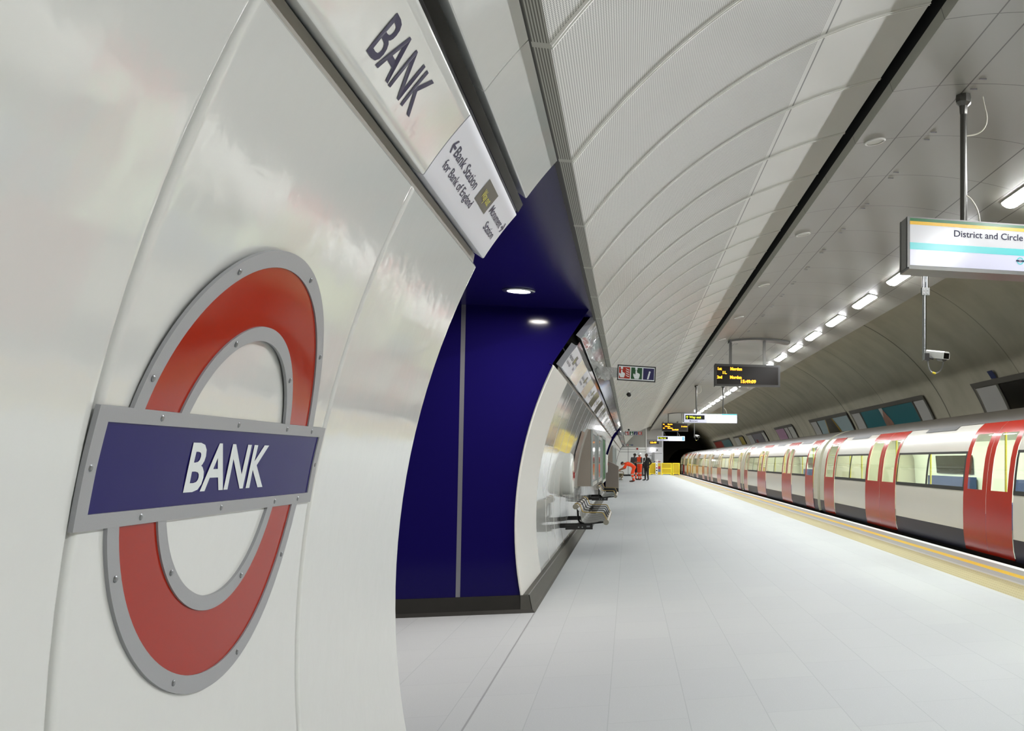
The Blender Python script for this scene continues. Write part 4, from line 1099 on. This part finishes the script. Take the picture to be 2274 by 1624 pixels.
for x in (2.18, 2.56): MB().box((x - .02, 85.4, 0), (x + .02, 85.7, .05)).build('foot', enamel_matt, t, smooth=0)
tag(MB().box((2.02, 90.80, 1.02), (2.22, 90.98, 1.96)).build('wall_cabinet', mat('cabinet_grey', '9a9c9e', .45), smooth=0), 'narrow grey cabinet on the end wall below the lit globe', 'cabinet')
t = thing('louvred_unit', 'grey louvred unit with sloping top behind the man in black', 'cabinet', (1.6, 89, 0))
MB().prism([(1.42, 0), (2.0, 0), (2.0, 1.25), (1.44, 1.62)], (0, 89, 0), EX, EZ, (0, 1.2, 0)).build('body', mat('louvre_grey', '7c7a72', .5), t, smooth=0)
for z in (.9, 1.02, 1.14): MB().box((1.50, 88.97, z), (1.96, 89.0, z + .07)).build('louvre', mat('louvre_pale', '9b998f', .5), t, smooth=0)
t = thing('globe_lamp', 'bright round white lamp on the far end wall', 'lamp', (2.05, YR - .1, 2.2))
MB().lathe((2.05, YR, 2.19), (0, -1, 0), [(.10, 0), (.16, .04), (.155, .10), (.10, .16), (0, .18)], 20).build('globe', lampwhite, t); MB().lathe((2.05, YR, 2.19), (0, -1, 0), [(.17, .001), (.17, .03), (.15, .04)], 20).build('backplate', steel, t)
tag(MB().box((2.40, YR - .2, 2.12), (2.50, YR - .01, 2.22)).build('wall_speaker', black, smooth=0), 'small dark wall speaker right of the round lamp', 'speaker')
t = thing('amber_display', 'small amber display on the grey band of the end wall', 'display', (2.05, YR, 2.85))
MB().box((1.78, YR - .12, 2.72), (2.60, YR - .02, 2.96)).build('case', disp_case, t, smooth=0)
mb = MB(); put_text(mb, '15:49', (0, YR - .125, 0), EX, EZ, 1.86, 2.38, .13, .03, base=2.77); mb.build('led_lettering', amber, t, smooth=0)
tag(MB().box((1.80, YR - .02, 1.60), (1.97, YR, 1.76)).build('notice', mat('notice_pale', 'b6b7bc', .5), smooth=0), 'small square notice on the end wall left of the grey cabinet', 'notice')
tag(MB().box((.86, 80.9, 0), (1.14, 81.4, 1.0)).build('bin_cabinet', mat('dark_grey_cabinet', '4c4a46', .5), smooth=0), 'dark grey floor cabinet behind the helmeted worker', 'cabinet')
mb = MB().tube([(-.3, 76.5, 2.0)] + [(-.3, 76.5, 1.99)], .01)

# ------------------------------------------------------------------ people
skin_d = mat('skin_dark', '4a2f22', .5); skin_m = mat('skin_tan', '9a6a50', .5); suit = mat('black_suit', '131210', .6); shirt = mat('white_shirt', 'd8d4cc', .6)
hivis = mat('orange_hi_vis', 'ff4a12', .7); band = mat('reflective_band', 'b9b5a6', .35); greyt = mat('grey_top', '4a4648', .7); palegrey = mat('pale_grey_top', 'c9c3c4', .7); hairm = mat('dark_hair', '1b1715', .6)
boot = mat('brown_boots', '3a2218', .6); helm = mat('helmet_white', 'e2e6e8', .25); bluesh = mat('pale_blue_shirt', '9aa6cc', .7)
V = Vector
def capsule(mb, p0, p1, r0, r1, n=12):
    p0, p1 = V(p0), V(p1); d = (p1 - p0)
    if d.length < 1e-6: d = V((0, 0, 1e-3))
    L = d.length; ax = d.normalized(); prof = []
    for i in range(5): a = math.pi / 2 * i / 4; prof.append((r0 * math.sin(a), -r0 * math.cos(a)))
    for i in range(5): a = math.pi / 2 * i / 4; prof.append((r1 * math.cos(a), L + r1 * math.sin(a)))
    mb.lathe(p0, ax, prof, n)
def hand_caps(w, d, s, skin, curl):
    w, d, s = V(w), V(d).normalized(), V(s).normalized(); s = (s - d * s.dot(d)).normalized(); n = d.cross(s)
    out = [(w, w + d * .03, .026, .027, skin)]
    for k in (-.024, -.008, .008, .024): out.append((w + d * .02 + s * k * .8, w + d * .085 + s * k, .015, .012, skin))
    for k, L in ((-.027, .060), (-.009, .075), (.009, .080), (.027, .070)):
        a = w + d * .085 + s * k; b = a + (d * math.cos(curl) + n * math.sin(curl)) * L * .55; c = b + (d * math.cos(2 * curl) + n * math.sin(2 * curl)) * L * .45
        out += [(a, b, .0092, .0085, skin), (b, c, .0085, .0075, skin)]
    a = w + d * .025 + s * .030; b = a + (d * .6 + s * .75 + n * .2) * .042; c = b + (d * .85 + s * .3 + n * .3) * .034
    out += [(a, b, .012, .0105, skin), (b, c, .010, .0085, skin)]
    return out
def person(label, loc, yaw, J, M, hair, extras=None, sc=1.0):
    """J: joint positions in metres, facing -Y; M: materials (skin, top, arm, forearm, thigh, shin, foot)"""
    mats = []; caps = []
    def mi(m):
        if m not in mats: mats.append(m)
        return mats.index(m)
    def cp(a, b, r0, r1, m): caps.append((V(a), V(b), r0, r1, mi(m)))
    hip, wst, chs, nck, hd = (V(J[k]) for k in ('hip', 'waist', 'chest', 'neck', 'head'))
    side = V(J.get('side', (1, 0, 0))); fwd = V(J.get('face', (0, -1, 0))).normalized(); hup = (hd - nck).normalized()
    hs = hup.cross(fwd); hs = hs.normalized() if hs.length > .1 else side
    for s in (-1, 1):
        cp(hip + side * s * .075, wst + side * s * .065, .115, .10, M['hip']); cp(wst + side * s * .06, chs + side * s * .075, .105, .125, M['top'])
        cp(chs + side * s * .07, V(J['sh' + 'LR'[s > 0]]) - side * s * .02, .12, .075, M['top'])
    cp(chs, nck, .10, .062, M['top']); cp(nck - hup * .01, hd - hup * .04, .055, .055, M['skin'])
    # head: skull, face, jaw, nose, brow, ears
    cp(hd + hup * .035 - fwd * .012, hd + hup * .03 + fwd * .008, .092, .088, M['skin']); cp(hd - hup * .02 + fwd * .02, hd - hup * .075 + fwd * .04, .068, .042, M['skin'])
    cp(hd + fwd * .085 + hup * .012, hd + fwd * .105 - hup * .022, .010, .014, M['skin']); cp(hd + fwd * .083 + hup * .028 - hs * .03, hd + fwd * .083 + hup * .028 + hs * .03, .012, .012, M['skin'])
    cp(hd + fwd * .078 - hup * .052 - hs * .02, hd + fwd * .078 - hup * .052 + hs * .02, .010, .010, M['skin'])
    for s in (-1, 1): cp(hd + hs * s * .088 + hup * .015, hd + hs * s * .090 - hup * .02, .016, .012, M['skin'])
    for s in 'LR':
        sh, el, wr = V(J['sh' + s]), V(J['el' + s]), V(J['wr' + s]); kn, an, to = V(J['kn' + s]), V(J['an' + s]), V(J['to' + s])
        q = side * (.09 if s == 'R' else -.09)
        cp(sh, el, .064, .048, M['arm']); cp(el, wr, .047, .034, M['forearm'])
        for c in hand_caps(wr + (wr - el).normalized() * .02, wr - el, J.get('palm' + s, (0, -1, 0)), mi(M['skin']), J.get('curl', .35)): caps.append(c)
        cp(hip + q - V((0, 0, .02)), kn, .098, .068, M['thigh']); cp(kn, an, .064, .048, M['shin'])
        cp(an, an + (to - an) * .5 + V((0, 0, -.015)), .05, .046, M['foot']); cp(an + (to - an) * .4 + V((0, 0, -.018)), to, .045, .034, M['foot'])
    mb = MB()
    for a, b, r0, r1, m in caps: capsule(mb, a, b, r0, r1)
    me = bpy.data.meshes.new('body'); me.from_pydata(mb.v, [], mb.f); me.update()
    tmp = bpy.data.objects.new('body', me); C.objects.link(tmp)
    rm = tmp.modifiers.new('r', 'REMESH'); rm.mode = 'VOXEL'; rm.voxel_size = .0085
    sm = tmp.modifiers.new('s', 'SMOOTH'); sm.factor = .5; sm.iterations = 3
    me2 = bpy.data.meshes.new_from_object(tmp.evaluated_get(bpy.context.evaluated_depsgraph_get()))
    bpy.data.objects.remove(tmp)
    for m in mats: me2.materials.append(m)
    A_ = [(a, b - a, max((b - a).length_squared, 1e-9), r0, r1, m) for a, b, r0, r1, m in caps]
    mis = []
    for p in me2.polygons:
        c = p.center; best = 1e9; bm = 0
        for a, d, l2, r0, r1, m in A_:
            v_ = c - a; t_ = max(0, min(1, v_.dot(d) / l2)); dd = (v_ - d * t_).length - (r0 + (r1 - r0) * t_)
            if dd < best: best = dd; bm = m
        mis.append(bm)
    me2.polygons.foreach_set('material_index', mis); me2.polygons.foreach_set('use_smooth', [True] * len(mis))
    t = thing('person', label, 'person', (0, 0, 0))
    ob = bpy.data.objects.new('body', me2); C.objects.link(ob); ob.parent = t; me2.name = 'body'
    if hair == 'helmet':
        mb = MB(); mb.lathe(hd + hup * .02 - fwd * .005, hup, [(.135, 0), (.138, .01), (.118, .02), (.112, .06), (.09, .10), (.05, .122), (0, .128)], 20); capsule(mb, hd + hup * .03 + fwd * .10 - hs * .05, hd + hup * .03 + fwd * .10 + hs * .05, .02, .02); mb.build('helmet', helm, t, smooth=40)
    else:
        mb = MB(); mb.lathe(hd - fwd * .022 + hup * .030, (hup - fwd * .75).normalized(), [(.0, -.005), (.085, -.012), (.098, .012), (.094, .050), (.072, .082), (.035, .100), (0, .104)], 20); mb.build('hair', hairm, t, smooth=50)
    for s in (-1, 1): MB().lathe(hd + fwd * .086 + hup * .012 + hs * s * .03, fwd, [(.011, -.004), (.009, .004), (0, .007)], 8).build('eye', black, t)
    if extras: extras(t, J)
    t.location = loc; t.rotation_euler = (0, 0, R(yaw)); t.scale = (sc,) * 3
    return t
def stand(**kw):
    J = dict(hip=(0, 0, .93), waist=(0, 0, 1.08), chest=(0, 0, 1.30), neck=(0, 0, 1.47), head=(0, -.02, 1.60), shL=(-.19, 0, 1.40), shR=(.19, 0, 1.40), elL=(-.25, .03, 1.12), elR=(.25, .03, 1.12), wrL=(-.25, -.05, .88), wrR=(.25, -.05, .88),
             knL=(-.10, -.01, .49), knR=(.10, -.01, .49), anL=(-.11, .02, .085), anR=(.11, .02, .085), toL=(-.13, -.17, .04), toR=(.13, -.17, .04), palmL=(0, -1, 0), palmR=(0, -1, 0))
    J.update(kw); return J
def bands_on(t, J, pairs, m=band):
    for a, b, f, r in pairs:
        a, b = V(J[a]), V(J[b]); c = a + (b - a) * f; d = (b - a).normalized() * .03
        MB().tube([c - d, c + d], r, 16, cap=False).build('reflective_band', m, t)
# man in black
def xa(t, J):
    mb = MB()
    rings = [(.0, .80, .215, .15), (.0, .95, .200, .145), (0, 1.10, .185, .135), (0, 1.28, .205, .14), (0, 1.40, .17, .11)]
    vs = []; n = 20
    for y, z, a, b in rings: vs += [(a * math.cos(2 * math.pi * k / n), y + b * math.sin(2 * math.pi * k / n), z) for k in range(n)]
    mb.add(vs, [(i * n + k, i * n + (k + 1) % n, (i + 1) * n + (k + 1) % n, (i + 1) * n + k) for i in range(4) for k in range(n)]); mb.build('coat', suit, t, smooth=60)
    MB().add([(-.035, -.118, 1.44), (.035, -.118, 1.44), (.012, -.150, 1.26), (-.012, -.150, 1.26)], [(0, 1, 2, 3)]).build('shirt_front', shirt, t, smooth=0)
    MB().box((-.09, -.158, 1.20), (-.03, -.140, 1.27)).build('badge', shirt, t, smooth=0)
person('person in a black suit standing upright beside the yellow barriers', (1.07, 63.5, 0), -38,
       stand(elL=(-.27, .07, 1.13), elR=(.28, .10, 1.13), wrL=(-.20, -.10, .93), wrR=(.20, -.06, .95), knR=(.09, -.01, .49), toR=(.12, -.16, .04), toL=(-.17, -.15, .04)),
       dict(skin=skin_d, top=suit, arm=suit, forearm=suit, hip=suit, thigh=suit, shin=suit, foot=black), 'hair', xa, .97)
# worker bending to the left (towards -X); local facing -Y, yaw -90
Jb = stand(hip=(0, .10, .86), waist=(0, -.03, .98), chest=(0, -.24, 1.06), neck=(0, -.40, 1.08), head=(0, -.53, 1.07), face=(0, -.72, -.69), side=(1, 0, 0), shL=(-.19, -.32, 1.06), shR=(.19, -.32, 1.06),
           elL=(-.22, -.40, .80), elR=(.22, -.48, .84), wrL=(-.12, -.62, .72), wrR=(.16, -.70, .72), knL=(-.12, .02, .46), knR=(.12, -.03, .46), anL=(-.12, .06, .085), anR=(.12, .10, .085), toL=(-.13, -.13, .04), toR=(.14, -.09, .04), palmL=(0, 0, -1), palmR=(0, 0, -1))
def xb(t, J):
    bands_on(t, J, (('knL', 'anL', .55, .066), ('knR', 'anR', .55, .066), ('knL', 'anL', .05, .076), ('knR', 'anR', .05, .076)))
    for s in (-.10, .10):
        MB().tube([(s, .12, .98), (s, .0, 1.09), (s, -.22, 1.19), (s, -.36, 1.16)], .022, 8).build('brace_strap', band, t)
    mb = MB(); mb.add([(-.09, -.05, 1.105), (.09, -.05, 1.105), (.10, -.30, 1.188), (-.10, -.30, 1.188)], [(0, 1, 2, 3)]); mb.build('back_panel', palegrey, t, smooth=0)
person('person in orange hi-vis bending forward and reaching to the bench on the left', (.20, 59.6, 0), -90, Jb,
       dict(skin=skin_m, top=hivis, arm=hivis, forearm=skin_m, hip=hivis, thigh=hivis, shin=hivis, foot=boot), 'hair', xb, 1.0)
# person in grey top seen from behind
def xc(t, J): bands_on(t, J, (('knL', 'anL', .5, .064), ('knR', 'anR', .5, .064)))
person('person with dark hair in a grey top, back turned, between the two orange workers', (.36, 66.2, 0), 150,
       stand(head=(0, -.06, 1.585), elR=(.26, -.02, 1.13), wrR=(.20, -.22, 1.08), wrL=(-.24, -.04, .9)),
       dict(skin=skin_d, top=greyt, arm=greyt, forearm=bluesh, hip=suit, thigh=suit, shin=hivis, foot=boot), 'hair', xc, 1.0)
t = thing('shoulder_bag', 'dark brown bag hanging beside the person in the grey top', 'bag', (.62, 65.8, .45))
bagm = mat('brown_bag', '3d1f17', .6)
MB().lathe((.62, 65.72, .45), (0, 0, 1), [(.0, 0), (.10, .02), (.13, .10), (.12, .28), (.06, .40), (0, .42)], 16).build('sack', bagm, t, smooth=50)
MB().tube([(.62, 65.72, .85), (.60, 65.80, 1.15), (.57, 65.95, 1.42), (.555, 66.06, 1.47), (.57, 66.10, 1.42), (.62, 65.86, 1.10), (.62, 65.76, .85)], .014, 6).build('strap', bagm, t)
def xd(t, J): bands_on(t, J, (('knL', 'anL', .1, .074), ('knR', 'anR', .1, .074), ('knL', 'anL', .7, .060), ('knR', 'anR', .7, .060), ('hip', 'waist', .9, .19)))
person('person in orange hi-vis with a white helmet, arms folded beside the man in black', (.67, 65.0, 0), -55,
       stand(elL=(-.25, -.02, 1.14), elR=(.25, -.02, 1.14), wrL=(.02, -.20, 1.16), wrR=(-.02, -.22, 1.12), palmL=(0, 0, 1), palmR=(0, 0, 1)),
       dict(skin=skin_m, top=hivis, arm=greyt, forearm=skin_m, hip=hivis, thigh=hivis, shin=hivis, foot=boot), 'helmet', xd, 1.0)
